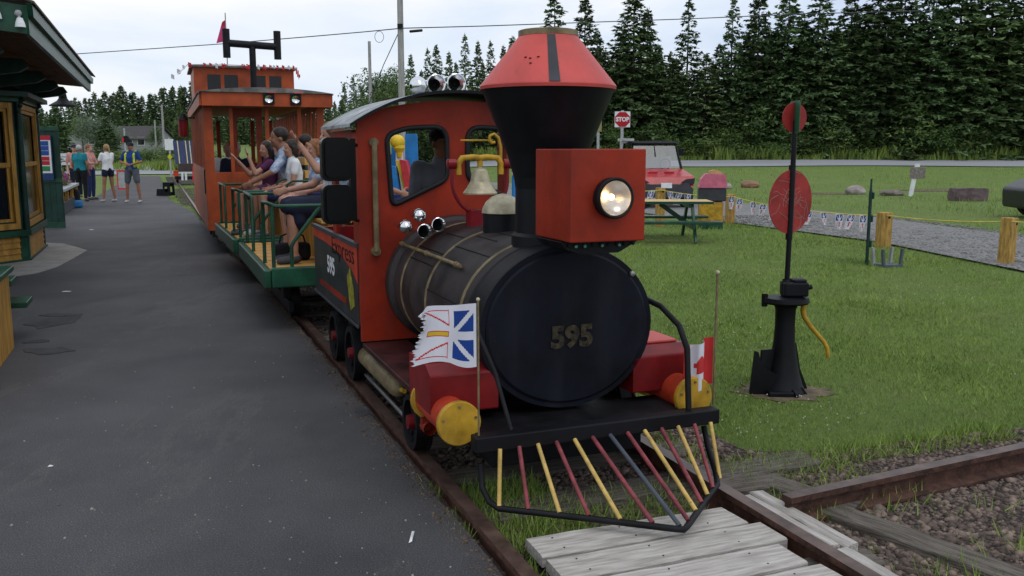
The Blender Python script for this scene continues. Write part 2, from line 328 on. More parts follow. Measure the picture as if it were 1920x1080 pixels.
def rrect(x0, y0, x1, y1, r, n=5):
    o = []
    for cx, cy, a in ((x1 - r, y1 - r, 0), (x0 + r, y1 - r, PI / 2), (x0 + r, y0 + r, PI), (x1 - r, y0 + r, 1.5 * PI)):
        for i in range(n + 1): b = a + PI / 2 * i / n; o.append((cx + r * math.cos(b), cy + r * math.sin(b)))
    return o
def rpoly(pts, r, n=4):                               # polygon with rounded corners
    o = []; k = len(pts)
    for i in range(k):
        p0 = Vector(pts[i - 1]); p = Vector(pts[i]); p1 = Vector(pts[(i + 1) % k]); a = p + (p0 - p).normalized() * r; c = p + (p1 - p).normalized() * r
        for j in range(n + 1): t = j / n; q = a * (1 - t) ** 2 + p * 2 * t * (1 - t) + c * t * t; o.append((q.x, q.y))
    return o
def inset(pts, d):
    c = Vector((sum(p[0] for p in pts) / len(pts), sum(p[1] for p in pts) / len(pts))); o = []
    for p in pts: v = Vector(p) - c; o.append(tuple(c + v * (1 + d / v.length)))
    return o
# ---------------------------------------------------------------- ground, road, lane, platform
def axis(lo, hi, near, k):
    xs = [0.0]; st = near
    while xs[-1] < hi: xs.append(xs[-1] + st); st *= k
    ys = [0.0]; st = near
    while ys[-1] > lo: ys.append(ys[-1] - st); st *= k
    return sorted(set(ys + xs))
gx = axis(-900, 900, 1.2, 1.05); gy = axis(-30, 1500, 1.2, 1.035)
mb = MB(); nx = len(gx); mb.v = [Vector((x, y, ground_z(x, y))) for y in gy for x in gx]
mb.f = [(j * nx + i, j * nx + i + 1, (j + 1) * nx + i + 1, (j + 1) * nx + i) for j in range(len(gy) - 1) for i in range(nx - 1)]; mb.sm = [True] * len(mb.f); mb.mi = [0] * len(mb.f)
tag(mb.build('grass_ground', M['g_grass']), kind='structure')
def strip(name, m, near, far, dz, n=10, sub=6):       # sheet between two polylines, draped on the terrain
    mb = MB()
    def at(pl, k):
        i = min(len(pl) - 2, int(k)); f = k - i; a, b = pl[i], pl[i + 1]; return (a[0] + (b[0] - a[0]) * f, a[1] + (b[1] - a[1]) * f)
    K = (len(near) - 1) * sub
    for i in range(K + 1):
        a = at(near, i / sub); b = at(far, i / sub)
        for j in range(n + 1): x = a[0] + (b[0] - a[0]) * j / n; y = a[1] + (b[1] - a[1]) * j / n; mb.v.append(Vector((x, y, ground_z(x, y) + dz)))
    for i in range(K):
        for j in range(n): a = i * (n + 1) + j; mb.f.append((a, a + 1, a + n + 2, a + n + 1)); mb.sm.append(True); mb.mi.append(0)
    return tag(mb.build(name, m), kind='structure')
rx = list(range(-110, 171, 20))
strip('road', M['g_road'], [(x, 57.5) for x in rx], [(x, 66.5) for x in rx], .05, 8, 8)
strip('side_road', M['g_road'], [(-120, 84), (-80, 86), (-45, 84), (-28, 66)], [(-120, 94), (-80, 97), (-36, 92), (-20, 66)], .06, 8, 8)
strip('road_marking', M['white'], [(x, 57.9) for x in range(-70, 0, 10)], [(x, 58.15) for x in range(-70, 0, 10)], .065, 1, 8)
strip('lane', M['g_lane'], [(6.2, -2), (6.4, 4), (6.8, 9), (6.7, 11.8), (6.3, 15.7), (4.9, 19.7), (2.5, 25), (-1, 32), (-8, 45), (-15, 57.4)],
      [(9.8, -2), (9.7, 4), (9.7, 9), (9.5, 13), (9.2, 17.2), (8.3, 22.1), (6.4, 28.3), (2.6, 36), (-4.4, 47), (-9.4, 57.4)], .03, 6, 8)
# asphalt platform: slab whose top lies just below the rail head
ap = [(-2.9, -4), (1.105, -4), (1.10, 3), (1.105, 6), (1.10, 8), (1.05, 11), (.93, 15), (.85, 20), (.80, 24), (.35, 30), (.22, 40), (.2, 57), (-1.1, 57), (-1.6, 45), (-1.9, 32), (-3.4, 28), (-3.6, 10), (-3.2, 2)]
jag = []
for i, (s, t) in enumerate(ap):
    s2, t2 = ap[(i + 1) % len(ap)]; k = max(2, int(math.hypot(s2 - s, t2 - t) / .25))
    for q in range(k): f = q / k; jag.append((s + (s2 - s) * f + (random.uniform(-.022, .004) if q else 0), t + (t2 - t) * f))
P2 = [W(s, t) for s, t in jag]
mb = MB(); mb.sheet([[(p.x, p.y) for p in P2]], lambda x, y, d: (x, y, .065 - d), .12); tag(mb.build('asphalt_platform', M['g_asphalt']), kind='structure')
# concrete pad in front of the bay window
pad = [(-3.2, 12.6), (-1.72, 12.4), (-1.45, 12.7), (-1.28, 13.3), (-1.16, 14.2), (-1.05, 15.3), (-1.28, 16.0), (-1.5, 16.6), (-1.9, 16.9), (-3.2, 16.9)]
mb = MB(); mb.sheet([[tuple(W(s, t).xy) for s, t in pad]], lambda x, y, d: (x, y, .072 - d), .06); tag(mb.build('concrete_pad', M['concrete']), kind='structure')
# ballast bed under the track and in the triangle between the two tracks
bed = [(.9, -4), (3.6, -4), (5.6, 1.0), (6.6, 2.2), (7.4, 3.0), (6.4, 3.55), (4.6, 3.66), (3.3, 3.72), (2.85, 3.9), (2.75, 5), (2.7, 8), (2.6, 12), (2.4, 20), (2.3, 30), (2.3, 57), (.5, 57), (.7, 20), (1.0, 8)]
mb = MB(); mb.sheet([[tuple(W(s, t).xy) for s, t in bed]], lambda x, y, d: (x, y, .012 - d), .05); tag(mb.build('ballast_bed', M['g_ballast']), kind='structure')

# loose stones, grass blades, weeds, clover (uncountable stuff)
def inpoly(x, y, P):
    c = np.zeros(len(x), bool); n = len(P)
    for i in range(n):
        x0, y0 = P[i - 1]; x1, y1 = P[i]
        with np.errstate(divide='ignore', invalid='ignore'): k = ((y0 > y) != (y1 > y)) & (x < (x1 - x0) * (y - y0) / (y1 - y0 + 1e-12) + x0)
        c ^= k
    return c
def scatter_mesh(name, m, base_v, base_f, pos, scale, rot=True, tilt=0, kind='stuff', smooth=False, zs=None):
    n = len(pos); bv = np.array(base_v, float); bf = np.array(base_f)
    a = np.random.uniform(0, 2 * PI, n) if rot else np.zeros(n); ca, sa = np.cos(a), np.sin(a)
    v = bv[None] * scale[:, None, None]
    if zs is not None: v[:, :, 2] *= zs[:, None]
    x = v[:, :, 0] * ca[:, None] - v[:, :, 1] * sa[:, None]; y = v[:, :, 0] * sa[:, None] + v[:, :, 1] * ca[:, None]; z = v[:, :, 2]
    if tilt:
        tx = np.random.normal(0, tilt, n)[:, None]; ty = np.random.normal(0, tilt, n)[:, None]; x = x + z * tx; y = y + z * ty
    V = np.stack([x + pos[:, 0:1], y + pos[:, 1:2], z + pos[:, 2:3]], 2).reshape(-1, 3)
    k = bf.shape[1]; F = (bf[None] + (np.arange(n) * len(bv))[:, None, None]).reshape(-1)
    me = bpy.data.meshes.new(name); me.vertices.add(len(V)); me.vertices.foreach_set('co', V.reshape(-1))
    nf = n * len(bf); me.loops.add(nf * k); me.loops.foreach_set('vertex_index', F); me.polygons.add(nf)
    me.polygons.foreach_set('loop_start', np.arange(nf) * k); me.materials.append(m); me.update(calc_edges=True)
    o = bpy.data.objects.new(name, me); COL.objects.link(o); return tag(o, kind=kind)
TRK = [(1.0, -4), (2.42, -4), (2.42, 60), (1.0, 60)]
def st_of(x, y): return x * S.x + y * S.y, x * B.x + y * B.y
laneP = [(6.2, -2), (6.8, 9), (6.7, 11.8), (6.3, 15.7), (4.9, 19.7), (2.5, 25), (-1, 32), (3, 36), (6.8, 28.3), (8.8, 22.1), (9.7, 17.2), (9.9, 13), (10, 9), (9.8, -2)]
def near_pts(n, dmin, dmax, p=1.6):                  # points inside the view, denser close to the camera
    d = dmin * (dmax / dmin) ** (np.random.rand(n) ** (1 / p)); a = np.random.uniform(R(-34), R(34), n); return d * np.sin(a), d * np.cos(a)
x, y = near_pts(520000, 3.6, 21, .95); s, t = st_of(x, y)
ok = ~inpoly(s, t, bed) & (s > 2.55) & ~inpoly(x, y, laneP)
sw = atY(1465, 735, 5.9); sw.z = 0
ok &= np.hypot(x - sw.x, y - sw.y) > .24
x, y = x[ok], y[ok]; dens = np.sin(x * 1.3 + 2 * np.sin(y * .7)) * np.sin(y * 1.1 + np.sin(x * 2.1)); ln = .013 + .006 * dens + np.abs(np.random.normal(0, .008, len(x)))
sc = ln * (1 + .0 * x); dist = np.hypot(x, y)
blade_v = [(-.09, 0, 0), (.09, 0, 0), (.12, .25, 1)]
gz = np.array([ground_z(a, b) for a, b in zip(x, y)])
scatter_mesh('short_grass', M['blade'], blade_v, [(0, 1, 2)], np.stack([x, y, gz - .002], 1), sc * (.7 + dist / 14), tilt=.45)
# taller grass between the rails, along the platform edge and at the ballast margin
px, py = [], []
for (s0, s1, t0, t1, n) in ((1.2, 1.62, 3.1, 3.9, 2600), (1.62, 2.15, 3.15, 3.6, 700), (2.45, 3.2, 2.95, 3.7, 700), (4.2, 6.5, 2.9, 3.7, 900), (1.06, 1.12, 3.3, 3.55, 90), (1.05, 1.12, 3.78, 3.92, 90), (1.19, 1.26, 2.6, 3.1, 160), (2.5, 4.4, 3.5, 3.75, 1800), (2.35, 2.6, 3.8, 12, 3500), (.9, 1.06, 12, 24, 700),
                        (.3, 2.4, 24, 44, 5000), (3.1, 3.3, 2.2, 2.5, 160), (3.35, 3.6, 1.9, 2.3, 220), (2.6, 2.9, 2.2, 2.5, 120), (2.45, 4.2, 1.4, 2.9, 420), (1.2, 2.2, 24, 40, 2500)):
    s = np.random.uniform(s0, s1, n); t = np.random.uniform(t0, t1, n); px.append(s * S.x + t * B.x); py.append(s * S.y + t * B.y)
x = np.concatenate(px); y = np.concatenate(py)
scatter_mesh('ragged_grass', M['blade'], [(-.05, 0, 0), (.05, 0, 0), (.3, .1, 1)], [(0, 1, 2)], np.stack([x, y, np.full(len(x), .0)], 1), np.random.uniform(.035, .10, len(x)), tilt=.35)
x, y = near_pts(2600, 5, 20, .9); s, t = st_of(x, y); ok = (s > 2.9) & ~inpoly(x, y, laneP) & (t > 4) & (np.sin(x * 1.9 + 1.5 * np.sin(y)) * np.sin(y * 1.4) > .25); x, y = x[ok], y[ok]
fl = MB(); fl.ell((0, 0, 1), (.5, .5, .5), 5); scatter_mesh('clover_flowers', M['clover'], [tuple(p) for p in fl.v], [f for f in fl.f], np.stack([x, y, np.full(len(x), .012)], 1), np.random.uniform(.008, .013, len(x)))
x = np.random.uniform(-6, 42, 60000); y = 18 + 39 * np.random.rand(60000) ** 1.2; ok = ~inpoly(x, y, laneP) & (np.abs(x) < y * .62) & (x > 3 + (y - 20) * -.3); x, y = x[ok], y[ok]
scatter_mesh('rough_grass', M['blade'], [(-.08, 0, 0), (.08, 0, 0), (.2, .1, 1)], [(0, 1, 2)], np.stack([x, y, [ground_z(a, b) for a, b in zip(x, y)]], 1), .04 + .06 * np.random.rand(len(x)) * (1.4 + np.sin(x * .8 + y * .3) * np.sin(y * .5)), tilt=.4)
# stones
def ico():
    bm = bmesh.new(); bmesh.ops.create_icosphere(bm, subdivisions=1, radius=1); v = [tuple(q.co) for q in bm.verts]; f = [tuple(q.index for q in a.verts) for a in bm.faces]; bm.free(); return v, f
iv, ifc = ico(); iv = [tuple(c * random.uniform(.6, 1.35) for c in p) for p in iv]
x, y = near_pts(150000, 3.0, 13, .7); s, t = st_of(x, y)
ok = inpoly(s, t, bed) & (t < 12); ok &= ~((s > 1.22) & (s < 2.2) & (t < 3.1)) | (np.random.rand(len(x)) < .1); ok &= ~((s > 1.2) & (s < 1.6) & (t < 4)) | (np.random.rand(len(x)) < .3); x, y = x[ok][:34000], y[ok][:34000]
scatter_mesh('ballast_stones', M['stone'], iv, ifc, np.stack([x, y, np.full(len(x), .012)], 1), np.random.gamma(3, .0026, len(x)) + .0035, zs=np.random.uniform(.5, .9, len(x)))
# lane edge gravel
x = np.random.uniform(4, 10.5, 14000); y = np.random.uniform(10, 22, 14000); ok = inpoly(x, y, laneP); x, y = x[ok], y[ok]
scatter_mesh('lane_gravel', mat('lane_stone', (.30, .295, .29), .9, col2=(.12, .115, .11), scale=4), iv, ifc, np.stack([x, y, np.full(len(x), .03)], 1), np.random.uniform(.008, .028, len(x)), zs=np.full(len(x), .6))
# small debris on the asphalt
x, y = near_pts(900, 3, 14, .8); s, t = st_of(x, y); ok = (s < 1.0) & (s > -2.5); x, y = x[ok], y[ok]
scatter_mesh('asphalt_grit', mat('pale_grit', (.34, .32, .28), .9, col2=(.12, .10, .08), scale=3), iv, ifc, np.stack([x, y, np.full(len(x), .066)], 1), np.random.gamma(2, .0012, len(x)) + .0015)

n = 5000; s = 1.10 - np.abs(np.random.normal(0, .05, n)); t = np.random.uniform(2.3, 16, n); x, y = s * S.x + t * B.x, s * S.y + t * B.y
scatter_mesh('edge_grit', mat('brown_grit', (.16, .11, .08), .95, col2=(.06, .045, .035), scale=20), iv, ifc, np.stack([x, y, np.full(n, .065)], 1), np.random.gamma(2, .0018, n) + .001, zs=np.full(n, .5))
for (px, py, a, b, lb) in ((125, 547, .05, .02, 'white paper scrap on the asphalt before the concrete pad'), (172, 431, .05, .02, 'pale scrap on the asphalt far down the platform'), (772, 1008, .006, .055, 'thin pale straw lying on the asphalt by the lower edge'), (95, 875, .012, .008, 'tiny white speck of litter on the open asphalt')):
    r_ = Vector((0, 0, 0)); q_ = atY(px, py, 1.0); k_ = (CAMH - .066) / (CAMH - q_.z); p_ = Vector((q_.x * k_, q_.y * k_, .066))
    mb = MB(); mb.add([(-a, -b, .002), (a, -b * .8, .004), (a * .9, b, .003), (-a * .8, b * .9, .006), (0, 0, .010)], [(0, 1, 4), (1, 2, 4), (2, 3, 4), (3, 0, 4)]); o = mb.build('paper_scrap', M['white']); o.location = p_; tag(o, lb, 'litter')
for (px, py, a, b) in ((100, 603, .16, .30), (88, 657, .17, .12), (70, 640, .10, .07), (680, 772, .05, .09), (115, 590, .2, .07)):
    q_ = atY(px, py, 1.0); k_ = (CAMH - .068) / (CAMH - q_.z); cx_, cy_ = q_.x * k_, q_.y * k_; rs = random.Random(px)
    ph_ = [rs.uniform(0, 6) for _ in range(3)]; P_ = [(cx_ + a * (1 + .25 * math.sin(2 * t_ + ph_[0]) + .15 * math.sin(5 * t_ + ph_[1])) * math.cos(t_), cy_ + b * (1 + .25 * math.sin(3 * t_ + ph_[2])) * math.sin(t_)) for t_ in [k * PI / 16 for k in range(32)]]
    mb = MB(); mb.sheet([P_], lambda x, y, d: (x, y, .0685 - d), .003); tag(mb.build('oil_stain', mat('stained_asphalt', (.043, .043, .048), .75, var=.3, scale=8, bump=.3, bscale=90)), kind='structure')
# ---------------------------------------------------------------- railway track
HEAD = [(-.03, .12), (.03, .12), (.031, .095), (.010, .086), (.009, .03), (.055, .014), (.055, 0), (-.055, 0), (-.055, .014), (-.009, .03), (-.010, .086), (-.031, .095)]
def rail(path, parent, off):                          # path: list of world points
    mb = MB(off); n = len(HEAD)
    for i, p in enumerate(path):
        d = (path[min(i + 1, len(path) - 1)] - path[max(i - 1, 0)]).normalized(); x = d.cross(Vector((0, 0, 1)))
        mb.v += [p + x * a + Vector((0, 0, b)) - mb.off for a, b in HEAD]
    for i in range(len(path) - 1):
        for j in range(n): mb.f.append((i * n + j, i * n + (j + 1) % n, (i + 1) * n + (j + 1) % n, (i + 1) * n + j)); mb.sm.append(False); mb.mi.append(1 if j == 0 else 0)
    mb.f += [tuple(range(n)), tuple(range((len(path) - 1) * n, len(path) * n))]; mb.sm += [False] * 2; mb.mi += [0, 0]
    return mb.build('rail', [M['rust'], M['railtop']], parent)
o0 = W(1.71, 3); trk = tag(thing('railway_track', 'rusty narrow track running under the little train beside the asphalt', 'railway track', o0), kind='structure')
for s0 in (1.15, 2.27): rail([W(s0 + drift(t), t, -.005 if s0 < 2 else .0) for t in [-3, 0, 2, 4, 6, 8, 9, 10, 11, 12, 13, 14, 15, 16, 18, 20, 25, 35, 50, 56]], trk, o0)
def plank_mesh(L_, Wd, H_, seed, chips=.01):          # board along x with uneven ends and worn edges
    r = random.Random(seed); n = 9; mb = MB(); P = []
    for i in range(n + 1):
        x = -L_ / 2 + L_ * i / n; e = (r.uniform(-chips, chips) if i in (0, n) else 0); w0 = Wd / 2 - r.uniform(0, .004); w1 = Wd / 2 - r.uniform(0, .004); z = H_ + r.uniform(-.002, .002)
        P.append([(x + e, -w0, 0), (x + e, -w0, z - .006), (x + e * .5, -w0 + .006, z), (x, 0, z + r.uniform(-.001, .0015)), (x - e * .5, w1 - .006, z), (x - e, w1, z - .006), (x - e, w1, 0)])
    k = 7
    for row in P: mb.v += [Vector(p) for p in row]
    for i in range(n):
        for j in range(k): mb.f.append((i * k + j, i * k + (j + 1) % k, (i + 1) * k + (j + 1) % k, (i + 1) * k + j)); mb.sm.append(False); mb.mi.append(0)
    mb.f += [tuple(range(k)), tuple(range(n * k, n * k + k))]; mb.sm += [False] * 2; mb.mi += [0, 0]
    return mb
def place_mesh(name, me, parent, loc, rz=0, rx=0, ry=0):
    o = bpy.data.objects.new(name, me); COL.objects.link(o); o.parent = parent; o.location = loc; o.rotation_euler = (rx, ry, rz); return o
slp = [plank_mesh(1.75, .2, .06, 100 + i, .03).mesh('sleeper', M['sleeper']) for i in range(4)]
for i, t in enumerate([3.55, 4.05, 4.6, 5.2, 5.8, 6.4, 7.0, 7.6, 8.2, 8.8, 9.4, 10, 22, 23, 24.5, 26, 27.5, 29, 31, 33, 35, 37, 39]):
    p = W(1.71 + drift(t), t, -.03) - o0; place_mesh('sleeper', slp[i % 4], trk, p, TH + random.uniform(-.04, .04))
# timbers beside the right rail
for (s, t, rz, k) in ((2.62, 3.58, TH + .05, 0), ):
    place_mesh('sleeper', slp[k], trk, W(s - .45, t, -.012) - o0, rz)
pc = thing('plank_crossing', 'weathered grey board crossing laid between the rusty rails in the foreground', 'plank crossing', W(1.7, 2.4))
nail = MB(); nail.lathe([(.004, .0), (.004, .002), (.0005, .0025)], (0, 0, 0), n=6); nail_me = nail.mesh('nail', M['nail'])
for i in range(8):
    t = 3.03 - i * .197; ln = .90 + (.0, .05, -.01, .03, .02, .0, .03, .01)[i]; me = plank_mesh(ln, .178, .045, 40 + i, .014).mesh('plank', M['plank'])
    o = place_mesh('plank', me, pc, W(1.265 + ln / 2, t, .055) - W(1.7, 2.4), TH + random.uniform(-.004, .004))
    for a in (-.36, -.05, .3):
        for b in (-.045, .05): q = place_mesh('nail', nail_me, o, (a + random.uniform(-.02, .02), b, .0455))
tm = tag(thing('edge_boards', 'two split grey boards butted along the outer side of the right hand rail', 'boards', W(2.38, 2.5)))
for (s, t, ln, wd) in ((2.345, 2.93, .56, .085), (2.43, 2.93, .60, .075), (2.36, 2.40, .44, .10), (2.40, 1.95, .46, .13)):
    me = plank_mesh(ln, wd, .06, int(s * 100)).mesh('board', M['plank']); place_mesh('board', me, tm, W(s, t, .03) - W(2.38, 2.5), TH + PI / 2 + .015)
# second track: one heavy rail and its timbers
a = Vector((1.17, 3.70, 0)); b = Vector((4.6, 5.38, 0)); o1 = a
st2 = tag(thing('side_track', 'heavy rusty rail of the side track cut off short beside the train', 'railway track', o1), kind='structure')
rail([a + (b - a) * k / 6 + Vector((0, 0, .02)) for k in range(7)], st2, o1)
for (x, y, rz, ln, wd, k) in ((1.62, 3.50, math.atan2(-.47, .34), 1.0, .15, 5), (1.36, 3.98, math.atan2(-.33, .30), .46, .16, 6), (1.26, 3.28, math.atan2(.1, .3), .3, .13, 7), (1.10, 4.10, TH - .1, .42, .17, 8), (1.02, 4.28, TH - .06, .5, .17, 9)):
    me = plank_mesh(ln, wd, .05, k, .03).mesh('sleeper', M['sleeper']); place_mesh('sleeper', me, st2, Vector((x, y, .0)) - o1, rz)
# ---------------------------------------------------------------- locomotive (coordinates: s across, t along, z up)
SC = 1.71; OF = (SC, 5.3, 0)
loco = thing('steam_locomotive', 'red and black miniature steam engine numbered 595 with flared chimney, bell and barred cowcatcher', 'train engine', W(SC, 5.3), TH)
def N(): return MB(OF)
# frame, deck and running boards
mb = N(); mb.box((1.16, 3.40, .362), (2.335, 3.47, .43)); mb.build('front_beam', M['black'], loco, .006)
mb = N(); mb.box((1.20, 3.472, .37), (2.24, 3.80, .41)); mb.box((1.34, 3.7, .18), (2.10, 5.4, .38)); mb.box((1.3, 5.4, .25), (2.12, 6.95, .5)); mb.build('frame', M['iron'], loco, .006)
mb = N()
for s in (1.10, 2.04): mb.box((s, 4.03, .42), (s + .28, 5.32, .45))
mb.build('running_board', M['brown'], loco, .004)
# boiler
RX, RZ, ZC = .432, .378, .80
mb = N(); mb.lathe([(1, 3.86), (1, 5.33)], (SC, 0, ZC), 'y', 64, RX, RZ); mb.build('boiler', M['boiler'], loco)
mb = N(); mb.lathe([(.99, 3.70), (1.0, 3.715), (1.0, 3.86), (1.008, 3.865), (1.008, 3.885), (1.0, 3.89)], (SC, 0, ZC), 'y', 64, RX, RZ); mb.build('smokebox', M['black'], loco)
mb = N(); mb.lathe([(.0, 3.688), (.90, 3.688), (.925, 3.694), (.93, 3.70), (.99, 3.70)], (SC, 0, ZC), 'y', 64, RX, RZ)
for k in range(1): pass
dm = mb.build('smokebox_door', mat('door_black', (.005, .006, .013), .5, var=.4, scale=4, rmix=.65, spec=.18, grime=.5), loco)
for a in (40,): mb = N(); mb.lathe([(.012, 3.695), (.012, 3.68), (.004, 3.676), (.0, 3.676)], (SC + RX * .955 * math.cos(R(a)), 0, ZC + RZ * .955 * math.sin(R(a))), 'y', 10); mb.build('door_bolt', M['steel'], loco)
text('595', .135, mat('faded_gold', (.055, .042, .022), .65, var=.6, scale=40, grime=.8), loco, mface(Vector((SC + .012, 3.684, .755)) - Vector(OF), (1, 0, 0), (0, 0, 1)), 'boiler_number', .006, .002, 1.05)
for t in (3.98, 4.55, 5.06):
    mb = N(); mb.lathe([(1.0, t - .013), (1.012, t - .009), (1.012, t + .009), (1.0, t + .013)], (SC, 0, ZC), 'y', 64, RX, RZ); mb.build('boiler_band', M['tan'], loco)
mb = N(); mb.lathe([(1.0, 5.24), (1.06, 5.26), (1.07, 5.325), (1.0, 5.33)], (SC, 0, ZC), 'y', 64, RX, RZ); mb.build('boiler_flange', M['boiler'], loco)
# raised jacket seams on the boiler
mb = N()
for a, t0, t1 in ((128, 3.99, 4.54), (150, 4.56, 5.05), (112, 4.2, 4.5), (118, 4.56, 4.9), (100, 4.0, 4.5), (168, 4.0, 4.54), (138, 4.57, 5.05)):
    p = (SC + RX * 1.002 * math.cos(R(a)), t0, ZC + RZ * 1.002 * math.sin(R(a))); q = (p[0], t1, p[2]); mb.tube([p, q], .0035, 6)
mb.build('jacket_seam', M['iron'], loco)
mb = N()                                             # handrail on the boiler side
hp = [(SC - .37, 5.30, 1.045), (SC - .37, 4.15, 1.045)]; mb.tube(hp, .0095, 10)
for t in (5.25, 4.72, 4.2): mb.lathe([(.0, t - .018), (.015, t - .016), (.015, t + .016), (.0, t + .018)], (SC - .37, 0, 1.045), 'y', 12); mb.tube([(SC - .37, t, 1.045), (SC - .33, t, 1.02)], .008, 6)
mb.build('handrail', M['tan'], loco)
# chimney
CT = 3.95
mb = N(); mb.lathe([(.172, 1.10), (.168, 1.20), (.152, 1.215), (.150, 1.42), (.158, 1.47), (.19, 1.58), (.308, 1.874)], (SC, CT, 0), 'z', 8 * 6, sharp=True); mb.build('chimney_stack', M['black'], loco)
mb = N(); mb.lathe([(.313, 1.870), (.316, 1.884), (.313, 1.89), (.134, 2.112), (.128, 2.114)], (SC, CT, 0), 'z', 48); mb.build('chimney_cone', M['conered_skylit'], loco)
mb = N(); mb.lathe([(.132, 2.106), (.138, 2.110), (.138, 2.134), (.130, 2.137), (.09, 2.137), (.09, 2.09)], (SC, CT, 0), 'z', 40); mb.build('chimney_ring', M['tan'], loco)
ca = R(-108)
mb = N(); u = Vector((math.cos(ca), math.sin(ca), 0)); v = Vector((-u.y, u.x, 0)); c = Vector((SC, CT, 0))
mb.add([c + u * .317 - v * .024 + Vector((0, 0, 1.890)), c + u * .317 + v * .024 + Vector((0, 0, 1.890)), c + u * .140 + v * .018 + Vector((0, 0, 2.106)), c + u * .140 - v * .018 + Vector((0, 0, 2.106)),
        c + u * .300 - v * .024 + Vector((0, 0, 1.890)), c + u * .300 + v * .024 + Vector((0, 0, 1.890)), c + u * .126 + v * .018 + Vector((0, 0, 2.106)), c + u * .126 - v * .018 + Vector((0, 0, 2.106))],
       [(0, 1, 2, 3), (4, 7, 6, 5), (0, 4, 5, 1), (1, 5, 6, 2), (2, 6, 7, 3), (3, 7, 4, 0)]); mb.build('cone_stripe', M['dgrey'], loco)
mb = N()                                             # chips in the cone paint
for a, h in ((-124, 2.00), (-133, 1.995), (-139, 2.0), (-131, 1.972)):
    r = .316 - (h - 1.885) * (.181 / .226) + .0015; p = c + Vector((r * math.cos(R(a)), r * math.sin(R(a)), h)); mb.ell(p, (.009, .004, .003), 8)
mb.build('paint_chip', M['iron'], loco)
# headlight box
mb = N(); mb.box((1.545, 3.33, 1.225), (1.885, 3.70, 1.602)); hb = mb.build('headlight_box', M['red'], loco, .005)
lc = Vector((1.725, 3.33, 1.405))
mb = N(); mb.lathe([(.082, .004), (.084, -.040), (.078, -.048), (.071, -.046), (.070, -.036)], lc, 'y', 40); mb.build('headlight_rim', M['iron'], hb)
mb = N(); mb.lathe([(.071, -.040), (.060, -.024), (.042, -.012), (.020, -.005), (.0, -.003)], lc, 'y', 40, sharp=False); mb.build('headlight_reflector', mat('reflector_silver', (.82, .78, .70), .28, metal=1, var=.05), hb)
mb = N(); mb.ell(lc + Vector((-.012, -.026, .004)), (.013, .010, .012), 14); mb.build('headlight_bulb', M['bulb'], hb)
mb = N(); mb.lathe([(.0, -.060), (.03, -.057), (.055, -.051), (.071, -.044)], lc, 'y', 40, sharp=False); mb.build('headlight_glass', M['lens'], hb)
mb = N(); mb.sheet([[(1.53, 1.222), (1.9, 1.222), (1.84, 1.19), (1.8, 1.17), (1.62, 1.17), (1.56, 1.19)]], lambda x, y, d: (x, 3.40 + d, y), .26)
for k in range(9): mb.lathe([(.008, 0), (.008, -.008), (.0, -.010)], (1.57 + k * .037, 3.40, 1.207), 'y', 8)
br = mb.build('headlight_bracket', M['iron'], loco, .003)
mb = N()
for k, x in enumerate((1.60, 1.64, 1.72, 1.80)): mb = N(); mb.ell((x, 3.392, 1.203), .0075, 8); mb.build('jewel_light', mat('green_jewel', (.10, .35, .25), .15, var=.05), br)
# whistle dome
mb = N(); mb.lathe([(.105, 1.13), (.105, 1.262), (.112, 1.27), (.0, 1.27)], (SC - .01, 4.52, 0), 'z', 28); mb.build('dome_base', M['black'], loco)
mb = N(); mb.lathe([(.112, 1.268), (.108, 1.29), (.09, 1.325), (.06, 1.352), (.025, 1.366), (.0, 1.37)], (SC - .01, 4.52, 0), 'z', 28, sharp=False); mb.build('dome', M['cream'], loco)
# bell in its cradle
BT = 4.88; bc = Vector((SC - .01, BT, 1.46))
ring = [bc + Vector((.165 * math.cos(a), 0, -.03 + .19 * math.sin(a) * 1.0)) for a in [PI + PI * k / 18 for k in range(19)]]
mb = N(); mb.tube([bc + Vector((-.165, 0, .05))] + ring + [bc + Vector((.165, 0, .05))], .0105, 10); mb.box((SC - .08, BT - .05, 1.165), (SC + .06, BT + .05, 1.262))
for q in (-1, 1): mb.lathe([(.0, -.03), (.028, -.025), (.03, .02), (.0, .03)], bc + Vector((q * .165, 0, .06)), 'x', 14)
bl = mb.build('bell_cradle', mat('cradle_red', (.22, .012, .02), .35, var=.2), loco)
mb = N(); mb.lathe([(.096, -.09), (.098, -.082), (.078, -.058), (.056, -.02), (.047, .02), (.043, .04), (.03, .052), (.014, .055), (.012, .075), (.0, .08)], bc + Vector((0, 0, -.02)), 'z', 32); mb.build('bell', M['cream'], bl)
mb = N(); mb.tube([bc + Vector(p) for p in ((-.125, 0, .0), (-.128, 0, .06), (-.105, 0, .092), (-.04, 0, .098), (0, 0, .09), (.04, 0, .098), (.105, 0, .092), (.128, 0, .06), (.125, 0, .0))], [.016, .017, .018, .016, .02, .016, .018, .017, .016], 10)
mb.tube([bc + Vector((0, 0, .09)), bc + Vector((0, 0, .045))], .016, 10); mb.build('bell_yoke', M['yellow'], bl)
mb = N(); mb.tube([bc + Vector(p) for p in ((.125, 0, .08), (.125, 0, .15), (.11, 0, .205), (.085, 0, .225), (.06, 0, .215), (.055, 0, .19), (.07, 0, .175), (.09, 0, .18))], .009, 8); mb.tube([bc + Vector((.075, 0, .19)), bc + Vector((-.08, .1, .19))], .006, 6); mb.build('bell_rope_arm', M['yellow'], bl)
